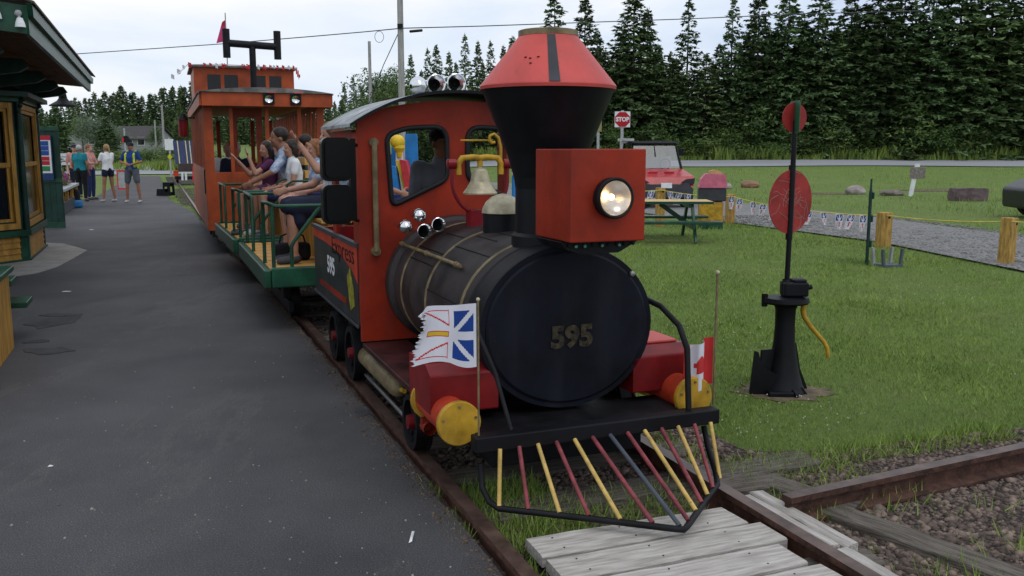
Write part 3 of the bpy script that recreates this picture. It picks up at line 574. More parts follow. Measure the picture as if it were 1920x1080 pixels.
# horns
def horn(p, d, r, L_=.12, name='horn'):
    mb = N(); p = Vector(p)
    mb.lathe([(r * .56, .022), (r * .72, .012), (r * .9, .0), (r, -.006), (r * 1.08, -.004), (r * 1.08, .006), (r * .9, .02), (r * .62, .06), (r * .4, L_), (.0, L_)] if d == 'f' else [(.0, -r * 1.05), (r * .6, -r * .85), (r * .92, -r * .4), (r, 0), (r * .8, .03), (r * .4, L_)], p, 'y', 24, sharp=(d == 'f'))
    h = mb.build(name, M['chrome'], loco)
    if d == 'f':
        mb = N(); mb.lathe([(r * .57, .021), (r * .4, .04), (r * .3, .055), (.0, .06)], p, 'y', 24, sharp=False); mb.build('horn_throat', M['iron'], h)
for p, d in (((1.47, 5.32, 1.972), 'b'), ((1.575, 5.30, 1.982), 'f'), ((1.70, 5.30, 1.99), 'f')): horn(p, d, .054)
for p, d in (((1.285, 4.96, 1.172), 'b'), ((1.372, 4.98, 1.232), 'b'), ((1.385, 4.93, 1.145), 'f'), ((1.475, 4.95, 1.178), 'f')): horn(p, d, .039, .2)
# cab
CTF = 5.33
def fr(x, y, d): return (x, CTF + d, y)
arch = [(SC - .61 + 1.22 * k / 24, 1.715 + .205 * math.sqrt(max(0, 1 - ((-.61 + 1.22 * k / 24) / .66) ** 2)) ** 1.0 - .03) for k in range(25)]
outer = [(SC - .61, .455), (SC + .61, .455)] + arch[::-1]
w1 = rpoly([(1.275, 1.685), (1.40, 1.725), (1.60, 1.735), (1.645, 1.70), (1.645, 1.42), (1.30, 1.265)], .05)
w2 = [(2 * SC - x, y) for x, y in w1][::-1]
mb = N(); mb.sheet([outer, w1, w2], fr, .035); mb.build('cab_front', M['red'], loco, .003)
for w_ in (w1, w2):
    cx = sum(p[0] for p in w_) / len(w_); pts = [(x, CTF - .004, y) for x, y in w_]
    mb = N(); mb.tube(pts + [pts[0]], .0155, 8, False); mb.build('window_seal', M['rubber'], loco)
# side walls: front pillar, top strip, rear pillar; waist panel below
for q in (-1, 1):
    x = SC + q * .61; a, b = (x, x + .03) if q < 0 else (x - .03, x)
    mb = N(); mb.box((a, 5.37, .56), (b, 5.50, 1.70)); mb.box((a, 5.50, 1.62), (b, 6.2, 1.715)); mb.box((a, 6.08, 1.0), (b, 6.2, 1.62)); mb.build('cab_side', M['red'], loco, .004)
    x2 = x - .004 if q < 0 else x + .004
    def sf(u, v, d): return (x2 + (q * -.028 if d else 0), u, v)
    mb = N(); mb.sheet([[(5.38, .545), (7.0, .545), (7.0, 1.02), (5.38, 1.02)]], sf, 1); pn = mb.build('side_panel', M['bgrey'] if 0 else mat('panel_grey', (.028, .033, .034), .4, var=.3), loco, .003)
    x3 = x2 + q * .003
    def s3(u, v, d): return (x3 + (q * -.002 if d else 0), u, v)
    up = [(7.0, 1.018), (5.385, 1.018), (5.385, .80), (5.55, .86), (5.8, .905), (6.1, .935), (6.5, .95), (7.0, .955)]
    mb = N(); mb.sheet([up], s3, 1); mb.build('panel_flash', M['red2'], pn)
    mb = N(); mb.sheet([[(5.75, .615), (6.75, .615), (6.75, .655), (5.75, .655)]], s3, 1); mb.build('panel_stripe', M['red'], pn)
    mb = N(); mb.sheet([[(5.52, .745), (5.62, .87), (5.72, .80), (5.665, .66), (5.62, .60), (5.50, .645)]], s3, 1); mb.build('yellow_emblem', mat('emblem_yellow', (.33, .30, .03), .5, var=.35, scale=30), pn)
    mb = N(); mb.box((min(x3, x3 + q * .012), 5.37, 1.02), (max(x3, x3 + q * .012) + .02, 7.0, 1.045)); mb.box((min(x3, x3 + q * .01), 5.37, .53), (max(x3, x3 + q * .01), 7.0, .545)); mb.build('panel_moulding', M['dgrey'], pn)
    ttx = (0, -q * -1, 0) if 0 else (0, (-1 if q < 0 else 1), 0)
    text('595', .165, M['white'], pn, mface(Vector((x3 + q * .001, 6.28, .80)) - Vector(OF), ttx, (0, 0, 1)), 'panel_number', .004, .001, 1.15)
    text('Express', .17, M['black'], pn, mface(Vector((x3 + q * .001, 5.85, .955)) - Vector(OF), ttx, (0, 0, 1)), 'panel_lettering', -.001, .001, 1.45)
# roof: arched sheet with down-turned eaves
mb = N(); K = 28; prof = []
for k in range(K + 1):
    u = -1 + 2 * k / K; prof.append((SC + u * .665, 1.945 - .20 * abs(u) ** 2.3))
for (x, z) in prof: mb.v += [Vector((x, 5.20 if abs(x - SC) < .5 else 5.20 + (abs(x - SC) - .5) * .3, z)) - mb.off, Vector((x, 6.24, z)) - mb.off, Vector((x, 5.20 if abs(x - SC) < .5 else 5.20 + (abs(x - SC) - .5) * .3, z - .018)) - mb.off, Vector((x, 6.24, z - .018)) - mb.off]
for k in range(K):
    a = k * 4; b = a + 4; mb.f += [(a, b, b + 1, a + 1), (a + 2, a + 3, b + 3, b + 2), (a, a + 2, b + 2, b), (a + 1, b + 1, b + 3, a + 3)]; mb.sm += [True, True, False, False]; mb.mi += [0, 1, 1, 1]
mb.f += [(0, 1, 3, 2), (K * 4, K * 4 + 2, K * 4 + 3, K * 4 + 1)]; mb.sm += [False] * 2; mb.mi += [0, 0]
mb.build('cab_roof', [M['roofg'], M['black']], loco)
mb = N(); mb.tube([(1.195, CTF - .03, 1.64), (1.195, CTF - .03, 1.0)], .0165, 10)
for z in (1.64, 1.0): mb.lathe([(.0, -.03), (.026, -.028), (.03, 0), (.03, .028)], (1.195 + .0, CTF, z), 'y', 14); mb.tube([(1.195, CTF - .03, z), (1.195, CTF, z)], .02, 8)
mb.build('grab_rail', M['tan'], loco)
# mirrors on the left front corner
for z0, z1 in ((1.425, 1.665), (1.185, 1.405)):
    mb = N(); mb.sheet([rrect(.855, z0, 1.015, z1, .035)], lambda x, y, d: (x, 5.10 + d, y), .075); mb.sheet([rrect(.87, z0 + .02, 1.0, z1 - .015, .03)], lambda x, y, d: (x, 5.075 + d, y), .03); mi = mb.build('mirror', M['gloss'], loco, .016)
mb = N(); mb.tube([(1.12, 5.36, 1.62), (1.06, 5.30, 1.63), (1.035, 5.2, 1.58), (1.03, 5.16, 1.5), (1.03, 5.16, 1.3), (1.05, 5.2, 1.2), (1.11, 5.38, 1.18)], .011, 8); mb.box((1.018, 5.135, 1.2), (1.05, 5.19, 1.66)); mb.build('mirror_arm', M['gloss'], loco)
# inside of the cab: floor, rear bulkhead, seat, control stand
mb = N(); mb.box((1.14, 5.37, .53), (2.28, 6.95, .57)); mb.build('cab_floor', M['iron'], loco)
mb = N(); mb.box((1.14, 6.93, .57), (2.28, 6.97, 1.02)); mb.build('rear_bulkhead', M['darkred'], loco)
mb = N(); mb.box((1.42, 6.05, .57), (2.0, 6.45, 1.0)); mb.build('driver_seat', M['dgrey'], loco, .02)
mb = N(); mb.box((1.45, 5.40, .57), (1.95, 5.6, 1.12)); mb.tube([(1.6, 5.5, 1.12), (1.6, 5.55, 1.25)], .01, 8); mb.build('control_stand', M['iron'], loco, .01)
# cylinders with their red covers
for q in (-1, 1):
    X = lambda v: SC + q * v
    c0 = .575; mb = N(); mb.lathe([(.080, 3.56), (.080, 3.97)], (X(c0), 0, .455), 'y', 28); cy = mb.build('cylinder', M['red2'], loco)
    mb = N(); mb.lathe([(.0, 3.535), (.092, 3.535), (.096, 3.54), (.096, 3.562), (.08, 3.565)], (X(c0), 0, .455), 'y', 32); mb.build('cylinder_cap', M['yellow'], cy)
    mb = N(); mb.lathe([(.08, 3.95), (.098, 3.955), (.098, 3.975), (.0, 3.975)], (X(c0), 0, .455), 'y', 28); mb.build('rear_cap', M['yellow'], cy)
    for a in (90, 18, 162): mb = N(); mb.lathe([(.006, 3.536), (.006, 3.528), (.0, 3.527)], (X(c0) + .075 * math.cos(R(a)), 0, .455 + .075 * math.sin(R(a))), 'y', 6); mb.build('cap_bolt', M['tan'], cy)
    mb = N(); a, b = sorted((X(.34), X(.655))); bev = .05
    pr = [(3.70, .455), (4.05, .455), (4.05, .665), (3.78, .665), (3.70, .63)]
    mb.sheet([pr], lambda x, y, d: (a + d, x, y), b - a); bx = mb.build('cylinder_cover', M['darkred'], loco, .008)
    mb = N(); mb.box((a + .02, 3.80, .666), (b - .02, 4.03, .678)); mb.build('cover_lid', M['conered_skylit'], bx, .004)
    mb = N(); mb.lathe([(.0, 0), (.022, .002), (.022, .05), (.0, .05)], (X(.63), 3.95, .355), 'x', 12); mb.lathe([(.032, 3.9), (.032, 3.97), (.0, 3.97)], (X(.60), 0, .33), 'y', 12); mb.build('drain_cock', M['red'], cy)
# air tank, rods
for q in (-1, 1):
    mb = N(); x = SC + q * .525; mb.lathe([(.0, 4.72), (.035, 4.735), (.055, 4.78), (.058, 4.85), (.058, 5.62), (.05, 5.68), (.0, 5.70)], (x, 0, .30), 'y', 24, sharp=False); at = mb.build('air_tank', M['tan'], loco)
    mb = N(); mb.tube([(x, 4.73, .30), (x, 4.66, .31)], .014, 8); mb.build('tank_valve', M['yellow'], at)
    mb = N(); mb.tube([(x - .0, 4.5, .17), (x, 6.0, .17)], .012, 8); mb.build('side_rod', M['steel'], loco)
# wheels
def wheel(s, t, r, parent, q, off, spokes=True):
    mb = MB(off); w0, w1 = (-.04, .04); mb.lathe([(r * .80, w0), (r, w0), (r, w1 - .012), (r * 1.08, w1 - .01), (r * 1.08, w1), (r * .78, w1), (r * .80, w0)], (s, t, r + .115), 'x', 30)
    for k in range(8): a = PI / 4 * k; mb.beam((s, t + r * .12 * math.cos(a), r + .115 + r * .12 * math.sin(a)), (s, t + r * .83 * math.cos(a), r + .115 + r * .83 * math.sin(a)), .03, .03, (1, 0, 0))
    wh = mb.build('wheel', M['iron'], parent)
    mb = MB(off); mb.lathe([(.0, -.055), (.035, -.05), (.04, .0), (.0, .03)] if q < 0 else [(.0, .055), (.035, .05), (.04, .0), (.0, -.03)], (s, t, r + .115), 'x', 14); mb.build('hub', M['darkred'], wh); return wh
for q in (-1, 1):
    for t, r in ((4.28, .14), (5.78, .175), (6.38, .175)): wheel(SC + q * .56, t, r, loco, q, OF)
for t, r in ((4.28, .14), (5.78, .175), (6.38, .175)): mb = N(); mb.tube([(SC - .55, t, r + .115), (SC + .55, t, r + .115)], .025, 8); mb.build('axle', M['iron'], loco)
# cowcatcher
ZB = .145; PL = Vector((1.235, 3.33, ZB)); PT = Vector((1.83, 2.88, ZB)); PR = Vector((2.225, 3.24, ZB))
tops = [922, 961, 997, 1035, 1073, 1108, 1143, 1176, 1207, 1240, 1270, 1303, 1332]
cols = ['pyellow', 'pred', 'pyellow', 'pred', 'pyellow', 'pred', 'bgrey', 'pred', 'pyellow', 'pred', 'pyellow', 'pred', 'pyellow']
mb = N(); mb.tube([(1.20, 3.46, .30), (1.20, 3.44, .20), PL + Vector((-.03, .03, .02)), PL, PL.lerp(PT, .5), PT + Vector((-.03, .015, 0)), PT + Vector((0, -.004, 0)), PT + Vector((.03, .02, 0)), PR, PR + Vector((.03, .06, .03)), (2.29, 3.42, .25), (2.29, 3.46, .34)], .0135, 8); cw = mb.build('cowcatcher', M['iron'], loco)
fr_ = [(0, 0), (0, .165), (0, .34), (0, .50), (0, .67), (0, .84), (0, .98), (1, .12), (1, .33), (1, .50), (1, .68), (1, .85), (1, 1.08)]
for i, (tx, (sd_, k)) in enumerate(zip(tops, fr_)):
    s_ = 1.265 + (2.285 - 1.265) * i / 12; b_ = PL.lerp(PT, k) if sd_ == 0 else PT.lerp(PR, k)
    mb = N(); mb.tube([(s_, 3.398, .375), b_ + Vector((0, .0, .012))], .0094, 8); mb.build('bar', M[cols[i]], cw)
# curved stays from the smokebox to the beam
mb = N(); mb.tube([(2.135, 3.78, .90), (2.165, 3.66, .875), (2.20, 3.55, .80), (2.215, 3.50, .70), (2.20, 3.45, .43)], .014, 10); mb.build('front_stay', M['iron'], loco); mb = N(); mb.tube([(1.29, 3.78, .86), (1.27, 3.66, .80), (1.30, 3.55, .66), (1.335, 3.45, .43)], .0095, 10); mb.build('front_stay', M['iron'], loco)
# ---- flags
def nl_flag(u, v):                                    # u from hoist to fly, v up
    if u < .47:
        if u < .05 or v > .90 or v < .10 or abs(v - .5) < .06: return 0
        k = abs(v - .5); d = (.90 - .90 * (u / .47)) * .5
        if abs(k - d) < .055 or u > .42: return 0
        return 1
    if abs(v - .5) < .045 and .5 < u < .86: return 2 if abs(v - .5) > .033 or u < .51 or u > .85 else 3
    k = abs(v - .5); uu = (u - .5) / .45
    if 0 <= uu <= 1 and .14 < k < .43:
        lo = .15 + .26 * uu
        if abs(k - lo) < .017 or abs(k - .41) < .014 or (uu < .035 and k > lo): return 2
    return 0
FM = [M['fwhite'], M['navy'], M['fred'], M['fgold']]
f1 = thing('flag', 'Newfoundland flag with ragged edge flying from a stick above the left buffer', 'flag', W(1.185, 3.435, .43), TH)
mb = MB(); mb.tube([(0, 0, 0), (0, 0, .565)], .0045, 8); mb.build('flagpole', M['tan'], f1)
mb = MB(); mb.ell((0, 0, .57), .009, 8); mb.build('finial', M['cream'], f1)
def fl1(u, v):
    tear = (.007 * math.sin(v * 61 + 2 * math.sin(v * 17)) + .006 * math.sin(v * 143)) * max(0, u - .90) / .1 + .02 * math.sin(v * 5 + 1) * u
    return (-.008 - (.245 + tear) * u, -.01 * u + .020 * math.sin(u * 8 + v * 2) * u, .555 - .235 * (1 - v) - .028 * (1 - v) * (1 - min(1, u * 2.2)) - .012 * math.sin(u * 7) * (1 - v) - .03 * max(0, u - .86) / .14 * (v > .9))
mb = MB(); mb.grid(84, 60, fl1, nl_flag); mb.build('flag_cloth', FM, f1)
f2 = thing('flag', 'red and white maple leaf flag hanging from a tall stick above the right buffer', 'flag', W(2.405, 3.56, .40), TH)
mb = MB(); mb.tube([(0, 0, 0), (.0, 0, .63)], .006, 8); mb.build('flagpole', M['tan'], f2)
mb = MB(); mb.ell((0, 0, .635), .011, 8); mb.build('finial', M['cream'], f2)
def ca_flag(u, v):
    if u < .25 or u > .75: return 2
    a = abs(u - .5) / .25; b = (v - .5) / .5
    return 2 if (a < .5 and -.3 < b < .5 - a * .5) or (a < .06 and b > -.6) or (a < .75 and 0 < b < .2) else 0
mb = MB(); mb.grid(30, 30, lambda u, v: (-.01 - .155 * u + .004 * math.sin(u * 20), .028 * math.sin(u * 9), .33 - .225 * (1 - v) - .04 * u), ca_flag); mb.build('flag_cloth', FM, f2)
# ---------------------------------------------------------------- open passenger cars
def open_car():
    root = thing('open_passenger_car', 'x', 'passenger car', (0, 0, 0), TH)
    mb = MB(); hw, hl = .83, 1.25
    for q in (-1, 1): mb.box((q * hw - .03, -hl, .45), (q * hw + .03, hl, .605))
    for q in (-1, 1): mb.box((-hw + .03, q * hl - .03, .455), (hw - .03, q * hl + .03, .625))
    for y in (-.6, 0, .6): mb.box((-hw + .03, y - .03, .46), (hw - .03, y + .03, .565))
    mb.build('underframe', M['green'], root, .012)
    for k in range(17):
        y0 = -hl + .035 + k * (2 * hl - .07) / 17; mb = MB(); mb.box((-hw + .035, y0 + .003, .57), (hw - .035, y0 + (2 * hl - .07) / 17 - .003, .598 + .002 * (k % 2))); mb.build('deck_plank', M['deck'], root)
    for q in (-1, 1):
        for dy, nm in ((-1, 'f'), (1, 'r')):
            ye = dy * (hl - .07); yr = ye - dy * (.50 if dy < 0 else .85); x = q * .79
            mb = MB(); mb.tube([(x, yr, .6), (x, yr, 1.12), (x, yr + dy * .02, 1.145), (x, ye - dy * .06, 1.15), (x - q * .05, ye, 1.13), (x - q * .72, ye, 1.13)], .0165, 10)
            mb.build('railing', M['green'], root)
            mb = MB(); mb.tube([(x - q * .02, ye, .6), (x - q * .02, ye, 1.13)], .0165, 10); mb.build('railing_post', M['green'], root)
            mb = MB(); mb.tube([(x - q * .17, ye, .6), (x - q * .17, ye, .79), (x - q * .19, ye, .83), (x - q * .42, ye, 1.12)], .0165, 10); mb.build('railing_brace', M['green'], root)
    mb = MB(); mb.box((-.30, -hl + .12, .6), (-.27, hl - .12, .97)); mb.box((.27, -hl + .12, .6), (.30, hl - .12, .97)); mb.build('bench_base', M['ywood'], root, .004)
    for x0 in (-.36, -.22, -.08, .08, .22): 
        mb = MB(); mb.box((x0, -hl + .1, .972), (x0 + .125, hl - .1, 1.0)); mb.build('seat_slat', M['deck'], root, .004)
    for z in (1.12, 1.27, 1.42):
        mb = MB(); mb.box((-.022, -hl + .1, z), (.022, hl - .1, z + .09)); mb.build('back_slat', M['deck'], root, .004)
    for y in (-hl + .12, 0, hl - .12):
        mb = MB(); mb.tube([(0, y, .6), (0, y, 1.53)], .016, 8); mb.tube([(-.34, y, 1.0), (-.34, y, 1.22), (-.28, y, 1.26), (-.02, y, 1.26)], .012, 8); mb.build('arm_rest', M['green'], root)
    for q in (-1, 1):
        for y in (-.75, .75):
            wheel(q * .56, y, .15, root, q, (0, 0, 0))
        mb = MB(); mb.box((q * .62 - .02, -1.05, .20), (q * .62 + .02, 1.05, .30)); mb.box((q * .62 - .04, -.85, .30), (q * .62 + .04, -.65, .44)); mb.box((q * .62 - .04, .65, .30), (q * .62 + .04, .85, .44)); mb.build('bogie_frame', M['iron'], root, .006)
    for y in (-.75, .75): mb = MB(); mb.tube([(-.55, y, .265), (.55, y, .265)], .025, 8); mb.build('axle', M['iron'], root)
    for y in (-1, 1): mb = MB(); mb.tube([(0, y * 1.2, .40), (0, y * 1.55, .38)], .03, 8); mb.box((-.2, y * 1.27 - .02, .33), (.2, y * 1.27 + .02, .45)); mb.build('coupler', M['iron'], root)
    return root
car1 = open_car(); car1.location = W(1.65, 8.98); car1['label'] = 'green railed open car with yellow deck coupled right behind the engine'; car1['group'] = 'open cars of the train'
car2 = copy_tree(car1); car2.location = W(1.595, 11.85); car2.rotation_euler.z = TH + R(1.2); car2['label'] = 'green railed open car with yellow deck coupled in front of the orange caboose'

# ---------------------------------------------------------------- caboose
CO = (1.53, 14.0, 0); cab = thing('caboose', 'orange wooden caboose with cupola, slatted windows and twin headlamps', 'caboose', W(1.53, 14.0), TH + R(-.6))
def C_(): return MB(CO)
HL = 6.6; sL, sR = 1.53 - .86, 1.53 + .86; tF = 14.0; zB, zW, zT = .42, 1.27, 2.21
mb = C_(); mb.box((sL + .02, tF + .02, zB - .06), (sR - .02, tF + HL, zB)); mb.box((sL + .2, tF + .3, .2), (sR - .2, tF + HL - .3, zB - .06)); mb.build('underframe', M['iron'], cab, .01)
# side walls with slatted upper openings
for q in (-1, 1):
    a, b = (sL, sL + .04) if q < 0 else (sR - .04, sR)
    mb = C_(); mb.box((a, tF, zB), (b, tF + HL, zW)); mb.build('side_wall', M['orange'], cab, .004)
    k = 0; y = tF
    while y < tF + HL - .05:
        wd = .13 if k in (0,) else .075; mb = C_(); mb.box((a + .003, y, zW), (b - .003, y + wd, zT)); mb.build('window_post', M['orange'], cab); y += .36 if k else .42; k += 1
    mb = C_(); mb.box((a + .001, tF + .5, zW), (b - .001, tF + HL, zW + .05)); mb.build('window_sill', M['orange'], cab)
    mb = C_(); mb.box((a - .015 if q < 0 else b, tF + .25, .95), (a if q < 0 else b + .015, tF + .27, 1.3)); mb.build('grab_iron', M['iron'], cab)
# front: low wall, posts, two framed openings
mb = C_(); mb.box((sL + .045, tF, zB), (sR - .045, tF + .035, zW)); mb.build('front_wall', M['orange'], cab, .004)
for x, wd in ((sL + .001, .13), (sL + .36, .05), (sL + .86, .06), (sL + 1.33, .06), (sR - .11, .11)):
    mb = C_(); mb.box((x, tF - .004, zW - (.85 if wd > .1 else .2)), (x + wd, tF + .031, zT + .02)); mb.build('front_post', M['orange'], cab, .003)
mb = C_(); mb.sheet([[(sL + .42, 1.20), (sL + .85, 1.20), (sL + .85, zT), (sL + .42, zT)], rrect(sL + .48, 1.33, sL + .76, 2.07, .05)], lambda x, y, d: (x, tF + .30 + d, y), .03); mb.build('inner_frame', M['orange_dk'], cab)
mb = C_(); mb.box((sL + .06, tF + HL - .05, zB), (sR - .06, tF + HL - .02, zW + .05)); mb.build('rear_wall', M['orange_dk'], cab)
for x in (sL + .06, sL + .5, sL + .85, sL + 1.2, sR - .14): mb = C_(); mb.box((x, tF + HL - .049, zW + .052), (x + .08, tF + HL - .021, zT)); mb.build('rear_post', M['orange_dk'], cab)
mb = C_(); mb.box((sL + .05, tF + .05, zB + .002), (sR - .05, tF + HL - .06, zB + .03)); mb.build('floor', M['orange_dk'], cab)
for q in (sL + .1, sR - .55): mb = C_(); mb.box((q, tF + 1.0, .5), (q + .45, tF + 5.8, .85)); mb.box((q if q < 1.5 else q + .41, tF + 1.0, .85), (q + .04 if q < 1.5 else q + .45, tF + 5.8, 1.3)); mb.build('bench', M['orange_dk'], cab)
# roof: fascia, gently arched deck
mb = C_(); f0 = [(sL - .0, tF - .22), (sR + .08, tF - .22)]
mb.box((sL - .02, tF - .25, 2.21), (sR + .10, tF - .22, 2.405)); mb.build('front_fascia', M['orange'], cab, .004)
for a in (sL - .05, sR + .07): mb = C_(); mb.box((a, tF - .22, 2.215), (a + .03, tF + HL + .2, 2.405)); mb.build('side_fascia', M['orange'], cab, .004)
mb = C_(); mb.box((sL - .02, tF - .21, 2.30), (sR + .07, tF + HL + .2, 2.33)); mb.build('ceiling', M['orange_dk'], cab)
mb = C_(); 
def rf(u, v): x = sL - .07 + (sR - sL + .18) * u; return (x, tF - .28 + (HL + .55) * v, 2.408 + .07 * (1 - (2 * u - 1) ** 2))
mb.grid(12, 2, rf); mb.sheet([[(sL - .07, 2.405)] + [(rf(u / 12, 0)[0], rf(u / 12, 0)[2] + .001) for u in range(13)] + [(sR + .11, 2.405)]], lambda x, y, d: (x, tF - .282 + d, y), .002)
for a in (sL - .07, sR + .085): mb.box((a, tF - .28, 2.385), (a + .025, tF + HL + .27, 2.409))
mb.build('roof', M['roofcab'], cab)
for x in (1.565, 1.945):
    mb = C_(); mb.sheet([rrect(x - .07, 2.235, x + .085, 2.40, .02), circ_ if 0 else [(x + .007 + .055 * math.cos(a * PI / 10), 2.315 + .055 * math.sin(a * PI / 10)) for a in range(20)]], lambda u, v, d: (u, tF - .29 + d, v), .04); hl_ = mb.build('headlamp', M['black'], cab)
    mb = C_(); mb.lathe([(.055, tF - .285), (.03, tF - .265), (.0, tF - .262)], (x + .007, 0, 2.315), 'y', 20, sharp=False); mb.build('reflector', M['chrome'], hl_)
    mb = C_(); mb.box((x - .02, tF - .32, 2.40), (x + .10, tF - .22, 2.412)); mb.build('lamp_hood', M['conered_skylit'], hl_)
# cupola
cf = tF + 2.9; cl, cr2 = 1.53 - .87, 1.53 + .82; ct = 3.0
mb = C_(); mb.box((cl, cf, 2.38), (cr2, cf + .03, 2.50)); mb.box((cl, cf, 2.88), (cr2, cf + .03, ct))
for x0, x1 in ((cl, cl + .22), (cl + .44, cl + .50), (cl + .73, cl + .98), (cl + 1.20, cl + 1.26), (cl + 1.47, cr2)): mb.box((x0, cf, 2.50), (x1, cf + .03, 2.88))
mb.build('cupola_front', M['orange'], cab)
for x0, x1 in ((cl + .22, cl + .44), (cl + .50, cl + .73), (cl + .98, cl + 1.20), (cl + 1.26, cl + 1.47)): mb = C_(); mb.box((x0 - .01, cf + .008, 2.49), (x1 + .01, cf + .018, 2.89)); mb.build('cupola_window', M['glass'], cab)
for a in (cl, cr2 - .03): mb = C_(); mb.box((a, cf + .03, 2.38), (a + .03, cf + 1.8, ct)); mb.build('cupola_side', M['orange'], cab)
mb = C_(); mb.box((cl + .03, cf + 1.77, 2.38), (cr2 - .03, cf + 1.8, ct)); mb.build('cupola_back', M['orange'], cab)
mb = C_(); mb.box((cl - .06, cf - .06, ct), (cr2 + .06, cf + 1.86, ct + .035)); mb.build('cupola_roof', M['roofcab'], cab, .006)
# air horn mast on the roof
ms = thing('horn_mast', 'black T shaped mast with two upright cylinders standing on the caboose roof', 'mast', W(1.565, 15.7, 2.46), TH)
mb = MB(); mb.tube([(0, 0, 0), (0, 0, .80)], .052, 14); mb.build('mast_post', M['iron'], ms)
mb = MB(); mb.tube([(-.39, 0, .83), (.39, 0, .80)], .058, 14); mb.build('crossbar', M['iron'], ms)
for q in (-1, 1): mb = MB(); mb.tube([(q * .40, 0, .60), (q * .40, 0, 1.05)], .058, 16); mb.build('upright_cylinder', M['iron'], ms)
# caboose garland (red and white bunting) and pink pennant
gb = thing('roof_garland', 'red and white bunting tied round the top of the caboose cupola', 'bunting', W(1.53, 16.9, 3.03), TH)
mb = MB(); mb.tube([(-1.1, -.2, -.18), (-.93, -.08, .0), (-.4, -.09, .02), (.3, -.09, .0), (.9, -.08, -.02), (.93, -.08, -.2)], .008, 6); mb.build('cord', M['white'], gb)
r_ = random.Random(5)
for i, x in enumerate([-1.18, -1.08, -1.0, -.90, -.66, -.56, -.46, -.36, -.32, -.02, .06, .14, .24, .34, .44, .50, .56, .66, .76, .84, .90, .92]):
    z = 0 if x > -.95 else (x + .95) * .9; z -= .14 * max(0, x - .88) / .04
    mb = MB(); w_ = r_.uniform(.035, .06); h_ = r_.uniform(.04, .085); mb.grid(3, 3, lambda u, v: (x - w_ / 2 + w_ * u, -.10 - .02 * math.sin(u * 5 + i), z + .03 - h_ * v + .01 * math.sin(u * 6)))
    mb.build('pennant', M['fred'] if r_.random() < .6 else M['fwhite'], gb)
pf = thing('pennant_flag', 'thin rod with a small pink pennant above the caboose cupola', 'flag', W(1.26, 16.95, 3.0), TH)
mb = MB(); mb.tube([(0, 0, 0), (0, 0, .93)], .010, 6); mb.build('flagpole', M['steel'], pf)
mb = MB(); mb.grid(5, 5, lambda u, v: (-.17 * u * (.35 + .65 * v) - .0, .02 * math.sin(u * 5), .82 - .36 * v - .05 * u), lambda u, v: 0 if v > .1 else 1); mb.build('flag_cloth', [mat('pennant_pink', (.62, .06, .20), .8, var=.1), M['fred']], pf)
for q in (-1, 1):
    for t in (tF + .9, tF + 1.6, tF + 5, tF + 5.7): wheel(1.53 + q * .56, t, .16, cab, q, CO)
# step hanging on the caboose corner
mb = C_(); mb.box((sL + .05, tF - .08, .33), (sL + .6, tF - .0, .41)); mb.build('end_sill', M['iron'], cab)

# ---------------------------------------------------------------- people
SK = {'fair': (.42, .22, .15), 'tan': (.30, .14, .085), 'pink': (.50, .27, .21), 'dark': (.05, .028, .02)}
def remesh(mb, vox, name, m, parent, smooth=3):
    o = mb.build(name, m, parent); md = o.modifiers.new('r', 'REMESH'); md.mode = 'VOXEL'; md.voxel_size = vox; md.use_smooth_shade = True
    sm = o.modifiers.new('s', 'SMOOTH'); sm.iterations = smooth; sm.factor = .5
    dg = bpy.context.evaluated_depsgraph_get(); me = bpy.data.meshes.new_from_object(o.evaluated_get(dg)); o.modifiers.clear(); old = o.data; o.data = me; bpy.data.meshes.remove(old)
    me.materials.clear(); me.materials.append(m); return o
STAND = dict(pel=(0, 0, .95), che=(0, .0, 1.27), nek=(0, .005, 1.44), hed=(0, .02, 1.575), sL=(-.175, 0, 1.40), eL=(-.235, -.02, 1.12), wL=(-.225, .07, .89), sR=(.175, 0, 1.40), eR=(.235, -.02, 1.12), wR=(.225, .07, .89),
             hL=(-.09, 0, .92), kL=(-.11, .02, .50), aL=(-.12, -.01, .085), hR=(.09, 0, .92), kR=(.11, .02, .50), aR=(.12, -.01, .085))
SIT = dict(pel=(0, 0, .10), che=(0, .0, .40), nek=(0, .01, .58), hed=(0, .04, .715), sL=(-.18, 0, .53), eL=(-.23, .05, .27), wL=(-.16, .27, .20), sR=(.18, 0, .53), eR=(.23, .05, .27), wR=(.16, .27, .20),
           hL=(-.09, .02, .09), kL=(-.12, .43, .10), aL=(-.11, .42, -.32), hR=(.09, .02, .09), kR=(.12, .43, .10), aR=(.11, .42, -.32))
